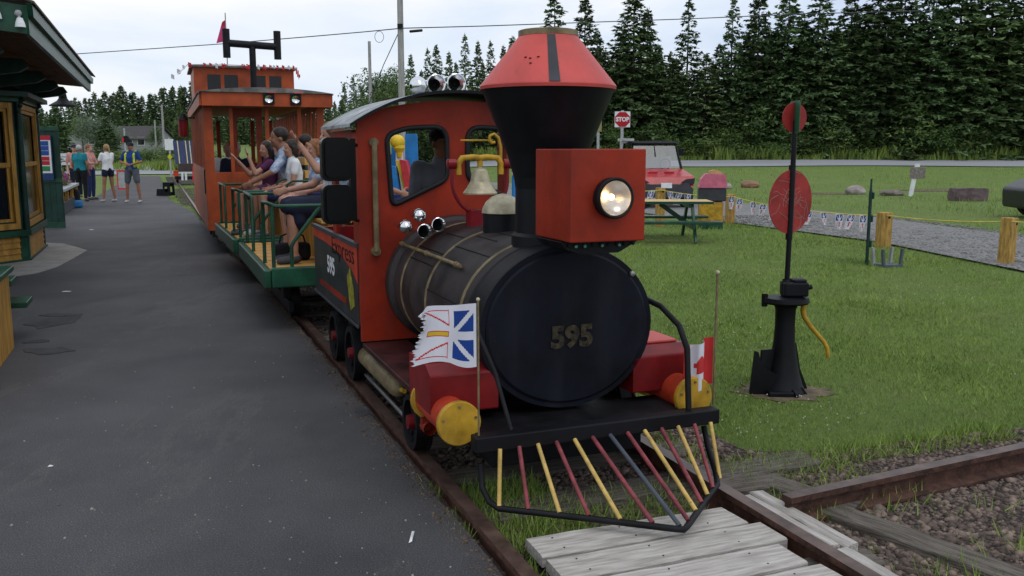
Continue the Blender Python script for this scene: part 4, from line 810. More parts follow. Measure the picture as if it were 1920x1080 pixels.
def person(label, loc, rz, base, mods, skin, top, legs, hair, scale=1.0, vox=.013, sleeve=.9, legk='pants', hairk='short', shoe='dgrey', turn=0, face=True, group=None, cap=None, open_hand=(), wide=1.0):
    root = thing('person', label, 'person', loc, rz, group); root.scale = (scale,) * 3
    P = {k: Vector(v) for k, v in {**base, **mods}.items()}; sk = mat('skin_' + skin, SK[skin], .55, var=.12, scale=9)
    def torso(mb, d, z0=0):
        p, c, n = P['pel'], P['che'], P['nek']; ax = (P['sR'] - P['sL']).normalized()
        for q in (-1, 1):
            mb.cap(p + ax * q * .062 * wide, p.lerp(c, .5) + ax * q * .052 * wide, .098 * wide + d, .088 * wide + d, 14); mb.cap(p.lerp(c, .5) + ax * q * .052 * wide, c + ax * q * .07 * wide, .088 * wide + d, .098 * wide + d, 14)
            mb.cap(c + ax * q * .07 * wide, (P['sR'] if q > 0 else P['sL']) - ax * q * .035 - Vector((0, 0, .015)), .095 + d, .058 + d, 12)
        mb.cap(c, n, .10 + d, .055 + d, 12)
    body = MB(); torso(body, 0)
    hd = P['hed']; hm = Matrix.Rotation(turn, 3, 'Z'); H = lambda x, y, z: hd + hm @ Vector((x, y, z))
    body.cap(P['nek'] - Vector((0, .0, .03)), hd + Vector((0, -.012, -.04)), .056, .052, 12)
    body.ell(H(0, -.008, .028), (.075, .093, .088), 16, hm); body.ell(H(0, .022, -.045), (.056, .062, .068), 14, hm); body.cap(H(0, .082, .005), H(0, .105, -.022), .010, .014, 8); body.ell(H(0, .062, -.078), (.026, .022, .02), 8)
    for q in (-1, 1): body.ell(H(q * .076, -.008, -.012), (.012, .02, .03), 8); body.ell(H(q * .033, .062, -.03), (.024, .022, .022), 8)
    for q in 'LR':
        s_, e_, w_ = P['s' + q], P['e' + q], P['w' + q]; body.cap(s_, e_, .046, .037, 12); body.cap(e_, w_, .038, .025, 12)
        d = (w_ - e_).normalized(); side = d.cross(Vector((0, 1, 0)) if abs(d.y) < .8 else Vector((1, 0, 0))).normalized(); nrm = side.cross(d); qq = 1 if q == 'R' else -1
        pal = w_ + d * .055; mtx = Matrix((side, nrm, d)).transposed(); body.ell(pal, (.040, .017, .050), 10, mtx); op = q in open_hand
        for i, (o_, ln) in enumerate(((-.030, .062), (-.010, .072), (.010, .068), (.029, .052))):
            b0 = pal + side * o_ + d * .036; f = d * ln * .5 + side * (o_ * (.35 if op else .1)); b1 = b0 + f; b2 = b1 + (f if op else f * .7 + nrm * ln * .4); body.cap(b0, b1, .0095, .009, 6); body.cap(b1, b2, .009, .0075, 6)
        t0 = w_ + d * .03 + side * .026 * -qq; t1 = t0 + side * .036 * -qq + d * .028; body.cap(t0, t1, .012, .010, 6); body.cap(t1, t1 + d * .028 + side * -qq * .010, .010, .009, 6)
        h_, k_, a_ = P['h' + q], P['k' + q], P['a' + q]; body.cap(h_, k_, .082 * wide, .052, 14); km = k_.lerp(a_, .35) + (P['che'] - P['nek']) * 0; body.cap(k_, km, .051, .052, 12); body.cap(km, a_, .052, .034, 12)
        fd = Vector((0, 1, 0)); body.cap(a_ - fd * .02 + Vector((0, 0, -.03)), a_ + fd * .10 + Vector((0, 0, -.052)), .034, .028, 10); body.cap(a_ + fd * .10 + Vector((0, 0, -.052)), a_ + fd * .15 + Vector((0, 0, -.056)), .030, .022, 10)
    remesh(body, vox, 'body', sk, root)
    sh = MB(); torso(sh, .014)
    for q in 'LR':
        s_, e_, w_ = P['s' + q], P['e' + q], P['w' + q]; k = min(1, sleeve); sh.cap(s_, s_.lerp(e_, k), .060, .057 - .008 * k, 12)
        if sleeve > 1: sh.cap(e_, e_.lerp(w_, sleeve - 1), .050, .036, 12)
    remesh(sh, vox, 'shirt', top, root, 2)
    lg = MB(); p = P['pel']; d = .016; lg.cap(p + Vector((-.06, 0, 0)), p + Vector((.06, 0, 0)), .112 * wide, .112 * wide, 14)
    for q in 'LR':
        h_, k_, a_ = P['h' + q], P['k' + q], P['a' + q]
        if legk == 'pants': lg.cap(h_, k_, .098 * wide, .068, 14); lg.cap(k_, k_.lerp(a_, .92), .068, .052, 12)
        elif legk == 'shorts': lg.cap(h_, h_.lerp(k_, .75), .102 * wide, .085, 14)
        elif legk == 'short_shorts': lg.cap(h_, h_.lerp(k_, .28), .100 * wide, .094, 14)
        elif legk == 'skirt': lg.cap(h_, k_, .108 * wide, .085, 14); lg.cap((P['hL'] + P['hR']) / 2, (P['kL'] + P['kR']) / 2, .09, .085, 14); lg.cap(k_ + Vector((0, -.03, -.01)), k_.lerp(a_, .32) + Vector((0, -.06, 0)), .07, .07, 12); lg.cap((P['kL'] + P['kR']) / 2 + Vector((0, -.05, 0)), ((P['kL'] + P['kR']) / 2).lerp((P['aL'] + P['aR']) / 2, .40) + Vector((0, -.03, 0)), .08, .08)
    remesh(lg, vox, 'skirt' if legk == 'skirt' else ('trousers' if legk == 'pants' else 'shorts'), legs, root, 2)
    hr = MB(); hr.ell(H(0, -.022, .040), (.085, .098, .092), 16, hm)
    if hairk == 'long':
        for x in (-.055, 0, .055): hr.cap(H(x, -.055, .0), H(x * 1.2, -.075, -.30), .042, .030, 10)
        for q in (-1, 1): hr.cap(H(q * .072, -.01, .02), H(q * .085, -.015, -.22), .028, .018, 8)
    elif hairk == 'bob':
        for x in (-.06, 0, .06): hr.cap(H(x, -.05, .0), H(x * 1.1, -.055, -.09), .045, .035, 10)
        for q in (-1, 1): hr.cap(H(q * .075, -.015, .02), H(q * .078, -.01, -.06), .026, .022, 8)
    elif hairk == 'pony': hr.cap(H(0, -.11, .05), H(0, -.16, -.10), .035, .018, 10)
    remesh(hr, .011, 'hair', hair, root, 1)
    if cap:
        c = MB(); c.ell(H(0, -.015, .062), (.090, .104, .070), 16, hm); c.cap(H(-.035, .08, .055), H(-.03, .15, .045), .02, .012, 8); c.cap(H(.035, .08, .055), H(.03, .15, .045), .02, .012, 8); c.cap(H(0, .08, .055), H(0, .16, .047), .02, .012, 8); remesh(c, .011, 'cap', cap, root, 1)
    if face:
        for q in (-1, 1): e_ = MB(); e_.ell(H(q * .030, .0765, .008), (.012, .007, .006), 8); e_.build('eye', M['dgrey'], root)
        e_ = MB(); e_.ell(H(0, .079, -.052), (.022, .007, .005), 8); e_.build('mouth', mat('lips', (.30, .09, .08), .5), root)
    for q in 'LR':
        a_ = P['a' + q]; s2 = MB(); fd = Vector((0, 1, 0)); s2.cap(a_ - fd * .02 + Vector((0, 0, -.040)), a_ + fd * .13 + Vector((0, 0, -.056)), .040, .032, 10); s2.build('shoe', M[shoe], root)
    return root
H_ = dict(dark=mat('hair_dark', (.020, .012, .008), .5, var=.3, scale=30), brown=mat('hair_brown', (.10, .05, .025), .55, var=.3, scale=30), blond=mat('hair_blond', (.34, .22, .10), .55, var=.3, scale=30), grey=mat('hair_grey', (.42, .41, .39), .6, var=.2, scale=30), ginger=mat('hair_ginger', (.25, .10, .035), .55, var=.3, scale=30))
F_ = dict(patt=mat('patterned_top', (.60, .62, .72), .8, col2=(.10, .22, .40), scale=16), navy=mat('navy_cloth', (.010, .013, .035), .85), teal=mat('teal_cloth', (.01, .19, .24), .85), coral=mat('coral_top', (.50, .16, .13), .85, col2=(.55, .32, .30), scale=14),
          white=mat('white_tee', (.70, .70, .72), .85, var=.06), blue=mat('blue_shirt', (.01, .05, .20), .85), black=mat('black_cloth', (.010, .010, .013), .9), grey=mat('grey_shorts', (.09, .10, .12), .9), pale=mat('pale_sleeve', (.55, .42, .40), .85), plum=mat('plum_cloth', (.09, .02, .07), .85), jean=mat('jean', (.02, .03, .10), .9), shirtg=mat('grey_shirt', (.14, .15, .18), .9), hivis=mat('hivis', (.55, .62, .03), .7))
FACE = R(90) + TH; SEAT = .93; DECKZ = .60
def seated(label, s, t, turn=0, **k):
    sc_ = k.get('scale', 1); k.setdefault('group', None)
    zz = 1.0; mods = k.pop('mods', {}); ft = (-.4 + .0) / sc_ + .085
    base = dict(SIT); base['aL'] = (-.11, .42, ft); base['aR'] = (.11, .40, ft)
    return person(label, W(s, t, zz), FACE, base, mods, k.pop('skin', 'fair'), k.pop('top'), k.pop('legs'), k.pop('hair'), turn=turn, **k)
seated('woman in navy skirt on the first open car, one arm raised in a wave', 1.52, 8.25, -.2, top=F_['patt'], legs=F_['navy'], hair=H_['brown'], sleeve=.7, legk='skirt', hairk='bob', open_hand=('L',), mods=dict(eL=(-.28, .22, .42), wL=(-.22, .36, .64), eR=(.24, .18, .28), wR=(.12, .42, .24)))
seated('man in glasses and pale top sitting beside the navy skirted woman', 1.62, 8.95, .5, top=F_['white'], legs=F_['jean'], hair=H_['ginger'], skin='pink', scale=1.03, legk='shorts', sleeve=.8)
seated('ginger child in a blue patterned shirt beside the man in glasses', 1.56, 9.55, .3, top=F_['patt'], legs=F_['jean'], hair=H_['ginger'], scale=.84, hairk='bob', legk='shorts')
seated('woman with dark hair and white patterned tee leaning forward on the second open car', 1.50, 11.05, .1, top=F_['patt'], legs=F_['plum'], hair=H_['dark'], skin='tan', scale=1.04, hairk='short', legk='shorts', shoe='lgrey', mods=dict(che=(0, .05, .40), nek=(0, .09, .57), hed=(0, .14, .70), sL=(-.18, .07, .53), sR=(.18, .07, .53), eL=(-.24, .25, .33), wL=(-.18, .45, .22), eR=(.24, .25, .33), wR=(.14, .46, .20)))
seated('girl with long dark hair waving both hands on the second open car', 1.26, 11.25, .6, top=F_['plum'], legs=F_['plum'], hair=H_['dark'], scale=.83, hairk='long', legk='shorts', sleeve=.5, open_hand=('L', 'R'), mods=dict(eL=(-.24, .22, .38), wL=(-.20, .30, .62), eR=(.22, .25, .36), wR=(.16, .42, .56)))
seated('blond child at the rear end of the second open car', 1.42, 12.2, .5, top=F_['coral'], legs=F_['jean'], hair=H_['blond'], scale=.86, hairk='bob', legk='shorts', sleeve=.5)
seated('woman with reddish brown hair at the caboose end of the second open car', 1.55, 12.65, .2, top=F_['plum'], legs=F_['black'], hair=H_['brown'], scale=.95, hairk='long', legk='pants')
def seated_far(label, s, t, turn=0, **k):
    sc_ = k.get('scale', 1); ft = -.4 / sc_ + .085; base = dict(SIT); base['aL'] = (-.11, .42, ft); base['aR'] = (.11, .40, ft)
    return person(label, W(s, t, 1.0), FACE + PI, base, {}, k.pop('skin', 'fair'), k.pop('top'), k.pop('legs'), k.pop('hair'), turn=turn, **k)
seated_far('grey haired rider on the far side of the first open car, back turned', 1.86, 8.6, top=F_['teal'], legs=F_['jean'], hair=H_['grey'], hairk='bob', face=False)
seated_far('dark haired rider in white on the far side of the first open car', 1.86, 9.5, top=F_['white'], legs=F_['jean'], hair=H_['dark'], hairk='bob', face=False, scale=.96)
seated_far('brown haired child on the far side of the second open car', 1.82, 11.4, top=F_['coral'], legs=F_['jean'], hair=H_['brown'], hairk='long', face=False, scale=.86)
seated_far('dark haired rider on the far side of the second open car', 1.82, 12.2, top=F_['navy'], legs=F_['jean'], hair=H_['dark'], hairk='short', face=False, scale=.95)
seated('small girl in a coral top between the waving girl and the dark haired woman', 1.42, 11.62, .4, top=F_['coral'], legs=F_['plum'], hair=H_['brown'], scale=.84, hairk='long', legk='shorts', sleeve=.5)
seated('dark haired child in white at the front end of the second open car', 1.48, 10.75, .3, top=F_['white'], legs=F_['jean'], hair=H_['dark'], scale=.85, hairk='bob', legk='shorts', sleeve=.5)
bag = thing('handbag', 'black bag standing on the yellow deck beside the navy skirted woman', 'bag', W(1.12, 8.42, .602), TH)
mb = MB(); mb.box((-.16, -.07, 0), (.16, .07, .16)); mb.build('bag_body', F_['black'], bag, .04)
mb = MB(); mb.tube([(-.12, 0, .14), (-.10, 0, .22), (0, 0, .26), (.10, 0, .22), (.12, 0, .14)], .009, 6); mb.build('strap', F_['black'], bag)
# driver (faces forward along -t) and two riders inside the caboose
person('engine driver in dark cap and grey shirt seen through the cab window', W(1.85, 6.15, 1.0), PI + TH, SIT, dict(aL=(-.11, .40, -.32), aR=(.11, .40, -.32), wL=(-.12, .42, .30), wR=(.12, .42, .30)), 'dark' if 0 else 'tan', F_['shirtg'], F_['navy'], H_['dark'], scale=.90, cap=F_['black'], turn=.35, wide=.86)
person('rider in dark clothes half hidden inside the caboose near its front window', W(1.2, 15.3, .88), PI + TH, SIT, {}, 'fair', F_['navy'], F_['black'], H_['grey'], scale=1.0, face=False, vox=.02)
person('rider with pale hair sitting deeper inside the caboose', W(1.15, 16.2, .88), PI + TH, SIT, {}, 'fair', F_['white'], F_['black'], H_['blond'], scale=1.0, face=False, vox=.02)
# people standing on the platform
def stander(label, px, Y, rz, **k):
    p = atY(px, 380, Y); return person(label, (p.x, p.y, .067), rz, STAND, k.pop('mods', {}), k.pop('skin', 'tan'), k.pop('top'), k.pop('legs'), k.pop('hair'), vox=.016, **k)
stander('woman in teal tee and black trousers standing with her back turned by the flower planter', 155, 27.3, R(-5), top=F_['teal'], legs=F_['black'], hair=H_['grey'], sleeve=.55, scale=.98, hairk='short', wide=1.12)
stander('woman in coral top and dark blue trousers beside the teal tee woman', 173, 28.2, R(-95), top=F_['coral'], legs=F_['jean'], hair=H_['ginger'], skin='pink', sleeve=.4, scale=.99, wide=1.05, mods=dict(eL=(-.22, .12, 1.12), wL=(-.15, .32, 1.12), eR=(.22, .12, 1.12), wR=(.15, .32, 1.12)))
stander('person in dark cap almost hidden behind the teal tee woman', 146, 29.5, R(-150), top=F_['coral'], legs=F_['navy'], hair=H_['brown'], skin='pink', scale=.99, cap=F_['navy'])
stander('blond woman in white tee and short dark shorts standing on the platform', 206, 27.0, R(60), top=F_['white'], legs=F_['navy'], hair=H_['blond'], sleeve=.6, scale=.99, legk='short_shorts', hairk='pony', shoe='lgrey', mods=dict(kL=(-.13, .03, .5), aL=(-.17, .04, .085), kR=(.12, .0, .5), aR=(.16, -.05, .085), eL=(-.24, .10, 1.12), wL=(-.16, .30, 1.15), eR=(.24, .10, 1.12), wR=(.16, .30, 1.15)))
vm = stander('man in blue shirt with a yellow safety vest and grey shorts on the platform', 251, 26.6, R(178), top=F_['blue'], legs=F_['grey'], hair=H_['dark'], sleeve=.8, scale=1.02, legk='shorts', shoe='lgrey', cap=F_['navy'], wide=1.1, mods=dict(eL=(-.30, .03, 1.16), wL=(-.08, .22, 1.08), eR=(.30, .03, 1.16), wR=(.08, .22, 1.10), kL=(-.16, .02, .5), aL=(-.20, 0, .085), kR=(.15, .02, .5), aR=(.18, 0, .085)))
vb = MB()
for q in (-1, 1): vb.cap((q * .125, .095, 1.02), (q * .12, .10, 1.36), .035, .03, 10); vb.cap((q * .12, .08, 1.36), (q * .12, -.05, 1.45), .032, .03, 10); vb.cap((q * .155, .0, 1.0), (q * .15, 0, 1.34), .055, .05, 10); vb.cap((q * .09, -.075, 1.02), (q * .09, -.075, 1.38), .06, .05, 10)
remesh(vb, .014, 'safety_vest', F_['hivis'], vm, 1)
# ---------------------------------------------------------------- station building
SO = (-2.4, 14.0, 0); stn = thing('station_building', 'green and yellow wooden station with a bay window and deep bracketed eaves', 'station', W(-2.4, 14.0), TH)
def S_(): return MB(SO)
bayp = [(-2.45, 13.40), (-1.73, 14.2), (-1.73, 16.2), (-2.4, 16.9)]
def wallfn(p, q, out=0.0):                            # maps (u along, v up, d inward) on a vertical face between plan points
    p = Vector((*p, 0)); q = Vector((*q, 0)); d = (q - p).normalized(); n = Vector((d.y, -d.x, 0))
    return lambda u, v, dd: tuple(p + d * u + n * (out - dd) + Vector((0, 0, v)))
mb = S_(); mb.box((-2.9, 6.5, .05), (-2.5, 17.4, 2.75)); mb.build('wall', M['green2'], stn)
for i in range(3):
    p, q = bayp[i], bayp[i + 1]; ln = (Vector(q) - Vector(p)).length; fn = wallfn(p, q)
    mb = S_(); mb.sheet([[(0, .0), (ln, .0), (ln, 2.5), (0, 2.5)], rrect(.13, .62, ln - .13, 2.15, .01, 1)], fn, .08); wl = mb.build('bay_wall', M['green2'], stn)
    mb = S_(); f2_ = wallfn(p, q, .05); mb.sheet([[(-.02, .30 + .12), (ln + .02, .42), (ln + .02, .50), (-.02, .50)]], wallfn(p, q, .07), .07); mb.build('sill_ledge', M['green'], wl, .006)
    mb = S_(); mb.sheet([[(-.02, .02), (ln + .02, .02), (ln + .02, .10), (-.02, .10)]], wallfn(p, q, .05), .05); mb.build('base_trim', M['green'], wl, .006)
    for u in (0, ln - .12): mb = S_(); mb.sheet([[(u, .10), (u + .12, .10), (u + .12, .42), (u, .42)]], wallfn(p, q, .03), .03); mb.build('corner_trim', M['green'], wl, .004)
    for k in range(4):
        a = .10 + k * .08; mb = S_(); f3 = wallfn(p, q, .008); f4 = wallfn(p, q, .026)
        mb.add([f4(.12, a, 0), f4(ln - .12, a, 0), f3(ln - .12, a + .08, 0), f3(.12, a + .08, 0), f3(.12, a, .01), f3(ln - .12, a, .01)], [(0, 1, 2, 3), (0, 4, 5, 1)]); mb.build('siding_board', M['ywood'], wl)
    # window casing, sashes, glass
    mb = S_(); mb.sheet([[(.10, .52), (ln - .10, .52), (ln - .10, 2.22), (.10, 2.22)], [(.17, .60), (ln - .17, .60), (ln - .17, 2.15), (.17, 2.15)]], wallfn(p, q, .035), .035); wf = mb.build('window', M['ywood'], stn, .004)
    for v0, v1, o_ in ((.60, 1.40, .0), (1.36, 2.15, .018)):
        mb = S_(); mb.sheet([[(.17, v0), (ln - .17, v0), (ln - .17, v1), (.17, v1)], [(.22, v0 + .06), (ln - .22, v0 + .06), (ln - .22, v1 - .05), (.22, v1 - .05)]], wallfn(p, q, o_ - .005), .03); mb.build('sash', M['ywood'], wf, .003)
    mb = S_(); mb.sheet([[(.20, .62), (ln - .20, .62), (ln - .20, 2.13), (.20, 2.13)]], wallfn(p, q, -.03), .006); mb.build('window_glass', M['glass'], wf)
    mb = S_(); mb.sheet([[(-.03, 2.24), (ln + .03, 2.24), (ln + .03, 2.36), (-.03, 2.36)]], wallfn(p, q, .06), .06); mb.build('cornice', M['green'], stn, .01)
for k, pt in enumerate(bayp[1:3]):
    mb = S_(); mb.tube([(pt[0] + .015, pt[1], .5), (pt[0] + .015, pt[1], 2.3)], .045, 10); mb.build('corner_post', M['green2'], stn)
    for z in (2.22, 2.14, 2.06): mb = S_(); mb.tube([(pt[0] + .01, pt[1], z), (pt[0] + .10 - (2.22 - z) * .5, pt[1] - .02, z + .06)], .035, 8); mb.build('corbel', M['green2'], stn)
# bay hood roof
mb = S_(); o_ = [(-2.75, 13.0), (-1.55, 14.02), (-1.55, 16.4), (-2.4, 17.3)]; i_ = [(-2.6, 13.6), (-2.2, 14.4), (-2.2, 16.0), (-2.6, 16.6)]
for k in range(3): mb.add([(*o_[k], 2.36), (*o_[k + 1], 2.36), (*i_[k + 1], 2.62), (*i_[k], 2.62)], [(0, 1, 2, 3)]); mb.add([(*o_[k], 2.30), (*o_[k + 1], 2.30), (*o_[k + 1], 2.365), (*o_[k], 2.365)], [(0, 1, 2, 3)])
mb.add([(*p, 2.305) for p in o_] + [(-2.7, 16, 2.305)], [(0, 1, 2, 3)]); mb.build('bay_hood', M['green2'], stn)
# big roof: shingled slope, soffit boards, fascias, brackets
e0, e1, es = 8.85, 16.75, -.95
sof = [(es, e0), (es, e1), (-3.0, e1), (-3.0, e0)]
nb = 9
for k in range(nb):
    s0 = es - (2.0) * k / nb; s1 = es - 2.0 * (k + 1) / nb; z0 = 2.60 + .16 * k / nb; z1 = 2.60 + .16 * (k + 1) / nb
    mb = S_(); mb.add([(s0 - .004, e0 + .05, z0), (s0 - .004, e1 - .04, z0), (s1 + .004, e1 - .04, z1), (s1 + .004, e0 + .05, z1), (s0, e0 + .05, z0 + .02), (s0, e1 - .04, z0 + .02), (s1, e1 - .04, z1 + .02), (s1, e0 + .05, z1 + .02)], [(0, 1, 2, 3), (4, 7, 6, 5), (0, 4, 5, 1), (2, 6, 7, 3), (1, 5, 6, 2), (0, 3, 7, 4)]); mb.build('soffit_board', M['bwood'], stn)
mb = S_(); mb.sheet([[(e0, 2.555), (e1, 2.535), (e1 + .2, 2.74), (e0 - .05, 2.79)]], lambda x, y, d: (es + .02 - d, x, y), .04); mb.build('side_fascia', M['green'], stn, .006)
mb = S_(); mb.sheet([[(e0 + .0, 2.70), (e1 + .1, 2.67), (e1 + .22, 2.76), (e0 - .07, 2.81)]], lambda x, y, d: (es + .06 - d, x, y), .04); mb.build('gutter_board', M['green'], stn, .01)
mb = S_(); mb.sheet([[(es, 2.56), (es + .02, 2.79), (-3.2, 3.05), (-3.2, 2.80)]], lambda x, y, d: (x, e0 - .02 + d, y), .04); mb.build('front_fascia', M['green'], stn, .006)
rows = 8; e2 = random.Random(3)
for k in range(rows):                                 # courses of shingles on the slope, each course one lip above the next
    s0 = es + .08 - .30 * k; s1 = s0 - .31; z0 = 2.80 + .13 * k; z1 = z0 + .125
    t = e0 - .09 + .09 * k
    while t < e1 + .25 - .05 * k:
        wd = e2.uniform(.2, .34); mb = S_(); mb.add([(s0, t, z0), (s0, t + wd - .006, z0), (s1, t + wd - .006, z1), (s1, t, z1), (s0, t, z0 + .022), (s0, t + wd - .006, z0 + .022), (s1, t + wd - .006, z1 + .004), (s1, t, z1 + .004)], [(0, 3, 2, 1), (4, 5, 6, 7), (0, 1, 5, 4), (1, 2, 6, 5), (3, 7, 6, 2), (0, 4, 7, 3)]); mb.build('shingle', M['shingle'], stn); t += wd
for t in (9.7, 11.5, 13.2, 14.9, 16.3):
    mb = S_(); mb.sheet([[(-2.5, 2.10), (-2.42, 2.10), (-2.3, 2.30), (-1.35, 2.44), (-1.25, 2.50), (-1.3, 2.58), (-2.5, 2.63)]], lambda x, y, d: (x, t + d, y), .14); mb.build('eave_bracket', M['green2'], stn, .012)
for (s, t, z) in ((-1.0, 8.80, 2.66), (-1.17, 8.80, 2.72)):
    mb = S_(); mb.ell((s, t, z + .06), .03, 10); mb.tube([(s, t, z + .06), (s + .01, t - .02, z)], .012, 8); fl_ = mb.build('floodlight', M['lgrey'], stn)
    mb = S_(); mb.lathe([(.0, .045), (.022, .04), (.036, .0), (.042, -.035), (.0, -.038)], (s + .012, t - .03, z - .02), 'z', 16); mb.build('lamp_shade', M['white'], fl_)
hl = thing('hanging_lamp', 'dark hanging lamp with a wide shade below the far corner of the station eaves', 'lamp', W(-1.42, 17.6, 2.30), TH)
mb = MB(); mb.lathe([(.0, .28), (.05, .27), (.07, .16), (.10, .12), (.22, .05), (.23, .03), (.05, .02), (.0, .02)], (0, 0, 0), 'z', 20); mb.build('lamp_shade', M['iron'], hl)
mb = MB(); mb.tube([(0, 0, .28), (-.05, -.3, .33), (-.3, -1.2, .38)], .02, 8); mb.build('lamp_arm', M['iron'], hl)
# green wing board with the notice
wb = thing('notice_wall', 'tall dark green board wall beyond the bay window carrying a printed notice', 'wall', atY(94, 425, 18.0) * 1, 0)
wb.location.z = .06; wx = wb.location.x
for k in range(5): mb = MB(); mb.box((-.29 + k * .116, 0, 0), (-.29 + k * .116 + .113, .05, 1.97)); mb.build('wall_board', M['green2'], wb, .003)
mb = MB(); mb.box((-.31, -.02, 1.20 - .30), (.31, -.002, .97)); mb.box((-.31, -.02, 1.90), (.31, -.002, 1.98)); mb.box((-.31, -.02, 0), (.31, -.002, .12)); mb.build('rail_trim', M['green'], wb)
nt_ = thing('notice', 'printed notice with red header, blue and green panels and white margin on the green board', 'notice', (wx - .02, 17.955, 1.14), 0); nt_.scale = (1.12, 1, 1)
def npn(x0, z0, x1, z1, m_, d=.0, nm='panel'): mb = MB(); mb.box((x0, -.004 - d, z0), (x1, -.0005 - d * .5, z1)); return mb.build(nm, m_, nt_)
npn(-.17, -.14, .17, .73, mat('notice_blue_board', (.02, .05, .16), .6)); npn(-.155, .0, .155, .72, M['white'], .004); npn(-.155, .64, .155, .725, M['print_red'], .008)
for k in range(3): npn(-.05, .62 - .095 * (k + 1) + .008, .12, .62 - .095 * k, M['print_blue'], .008)
for k in range(2): npn(-.05, .32 - .085 * (k + 1) + .008, .12, .32 - .085 * k, M['print_red'], .008)
npn(-.05, .04, .12, .135, M['print_green'], .008)
for k in range(6): npn(-.125, .05 + k * .098, -.085, .10 + k * .098, M['print_blue'], .008, 'icon')
# foreground planked counter with green top and its two green steps
ct_ = thing('planked_counter', 'yellow vertical board counter with green top at the left edge of the asphalt', 'counter', W(-1.5, 7.5, .065), TH)
CTO = Vector((-1.5, 7.5, 0))
for k in range(9): t = 6.15 + k * .197; mb = MB(CTO); mb.box((-1.14, t, .0), (-1.11, t + .192, .60)); mb.build('front_board', M['ywood'], ct_, .003)
for k in range(6): s = -1.14 - (k + 1) * .15; mb = MB(CTO); mb.box((s, 7.90, .0), (s + .146, 7.93, .60)); mb.build('end_board', M['ywood'], ct_, .003)
mb = MB(CTO); mb.box((-2.2, 6.1, .60), (-1.075, 7.98, .64)); mb.build('counter_top', M['green'], ct_, .008)
gs = thing('green_bench', 'green wooden bench just beyond the yellow counter, only its end showing', 'bench', W(-1.5, 8.2, .065), TH)
for (s0, s1, z) in ((-1.55, -1.02, .28), (-1.6, -1.12, .46)):
    mb = MB((-1.5, 8.2, 0)); mb.box((s0, 8.1, z), (s1, 8.45, z + .045)); mb.build('seat_board', M['green'], gs, .006)
mb = MB((-1.5, 8.2, 0)); mb.box((-1.45, 8.18, 0), (-1.38, 8.38, .46)); mb.build('leg', M['green'], gs)
# flower planter, bags
pl = thing('flower_planter', 'raised planter full of pink petunias on a pale ledge by the standing people', 'planter', W(-2.25, 26.0, .065), TH)
mb = MB(); mb.box((-.5, -2.3, .0), (.2, 2.0, .30)); mb.build('planter_box', M['dgrey'], pl, .01)
mb = MB(); mb.box((-.52, -2.3, .55), (.24, 2.0, .62)); mb.build('ledge', M['lgrey'], pl, .01)
for y in (-2.2, -.9, .5, 1.9): mb = MB(); mb.box((.12, y - .04, .3), (.2, y + .04, .55)); mb.build('ledge_post', M['ywood'], pl)
def leafball(n, rad, size, seed, flat=1, clumps=18, c=(0, 0, 0)):
    r = np.random.RandomState(seed); C0 = r.normal(0, 1, (clumps, 3)); C0 /= np.linalg.norm(C0, axis=1)[:, None]; C0 *= r.uniform(.15, .85, (clumps, 1)); rr = r.uniform(.28, .5, clumps)
    k = r.randint(0, clumps, n); d = r.normal(0, 1, (n, 3)); d /= np.linalg.norm(d, axis=1)[:, None]
    P = (C0[k] + d * (rr[k] * r.uniform(.6, 1.05, n))[:, None]) * np.array(rad) + np.array(c)
    a = r.normal(0, 1, (n, 3)); b = r.normal(0, 1, (n, 3)); a[:, 2] *= flat; b[:, 2] *= flat; a /= np.linalg.norm(a, axis=1)[:, None]; b /= np.linalg.norm(b, axis=1)[:, None]; s = size * r.uniform(.6, 1.3, n)[:, None]
    return np.stack([P - a * s, P + a * s * .6 + b * s * .5, P + b * s], 1)
def tri_mesh(name, T, m_):
    n = len(T); me = bpy.data.meshes.new(name); me.vertices.add(n * 3); me.vertices.foreach_set('co', T.reshape(-1)); me.loops.add(n * 3); me.loops.foreach_set('vertex_index', np.arange(n * 3)); me.polygons.add(n); me.polygons.foreach_set('loop_start', np.arange(n) * 3)
    me.materials.append(m_); me.update(calc_edges=True); return me
fo = bpy.data.objects.new('petunias', tri_mesh('petunias', leafball(2600, (.42, 2.2, .32), .05, 3, c=(-.15, -.1, .78)), M['flower'])); COL.objects.link(fo); fo.parent = pl; fo['kind'] = 'stuff'
fo = bpy.data.objects.new('petunia_leaves', tri_mesh('petunia_leaves', leafball(2200, (.40, 2.2, .30), .05, 4, c=(-.15, -.1, .70)), M['leaf'])); COL.objects.link(fo); fo.parent = pl; fo['kind'] = 'stuff'
bg_ = atY(134, 397, 24.2)
b1 = thing('blue_bag', 'bright blue bag lying on the asphalt at the foot of the planter', 'bag', (bg_.x + .10, bg_.y, .066), .5)
mb = MB(); mb.box((-.20, -.12, 0), (.20, .12, .2)); mb.build('bag_body', M['bagblue'], b1, .06)
mb = MB(); mb.tube([(-.12, 0, .18), (0, 0, .27), (.12, 0, .18)], .012, 6); mb.build('strap', F_['black'], b1)
b2 = thing('black_backpack', 'black backpack leaning on the planter above the blue bag', 'bag', (bg_.x - .08, bg_.y + .25, .066), .2)
mb = MB(); mb.box((-.2, -.12, 0), (.2, .12, .48)); mb.build('bag_body', F_['black'], b2, .08); mb = MB(); mb.box((-.13, -.15, .08), (.13, -.10, .25)); mb.build('pocket', F_['black'], b2, .02)

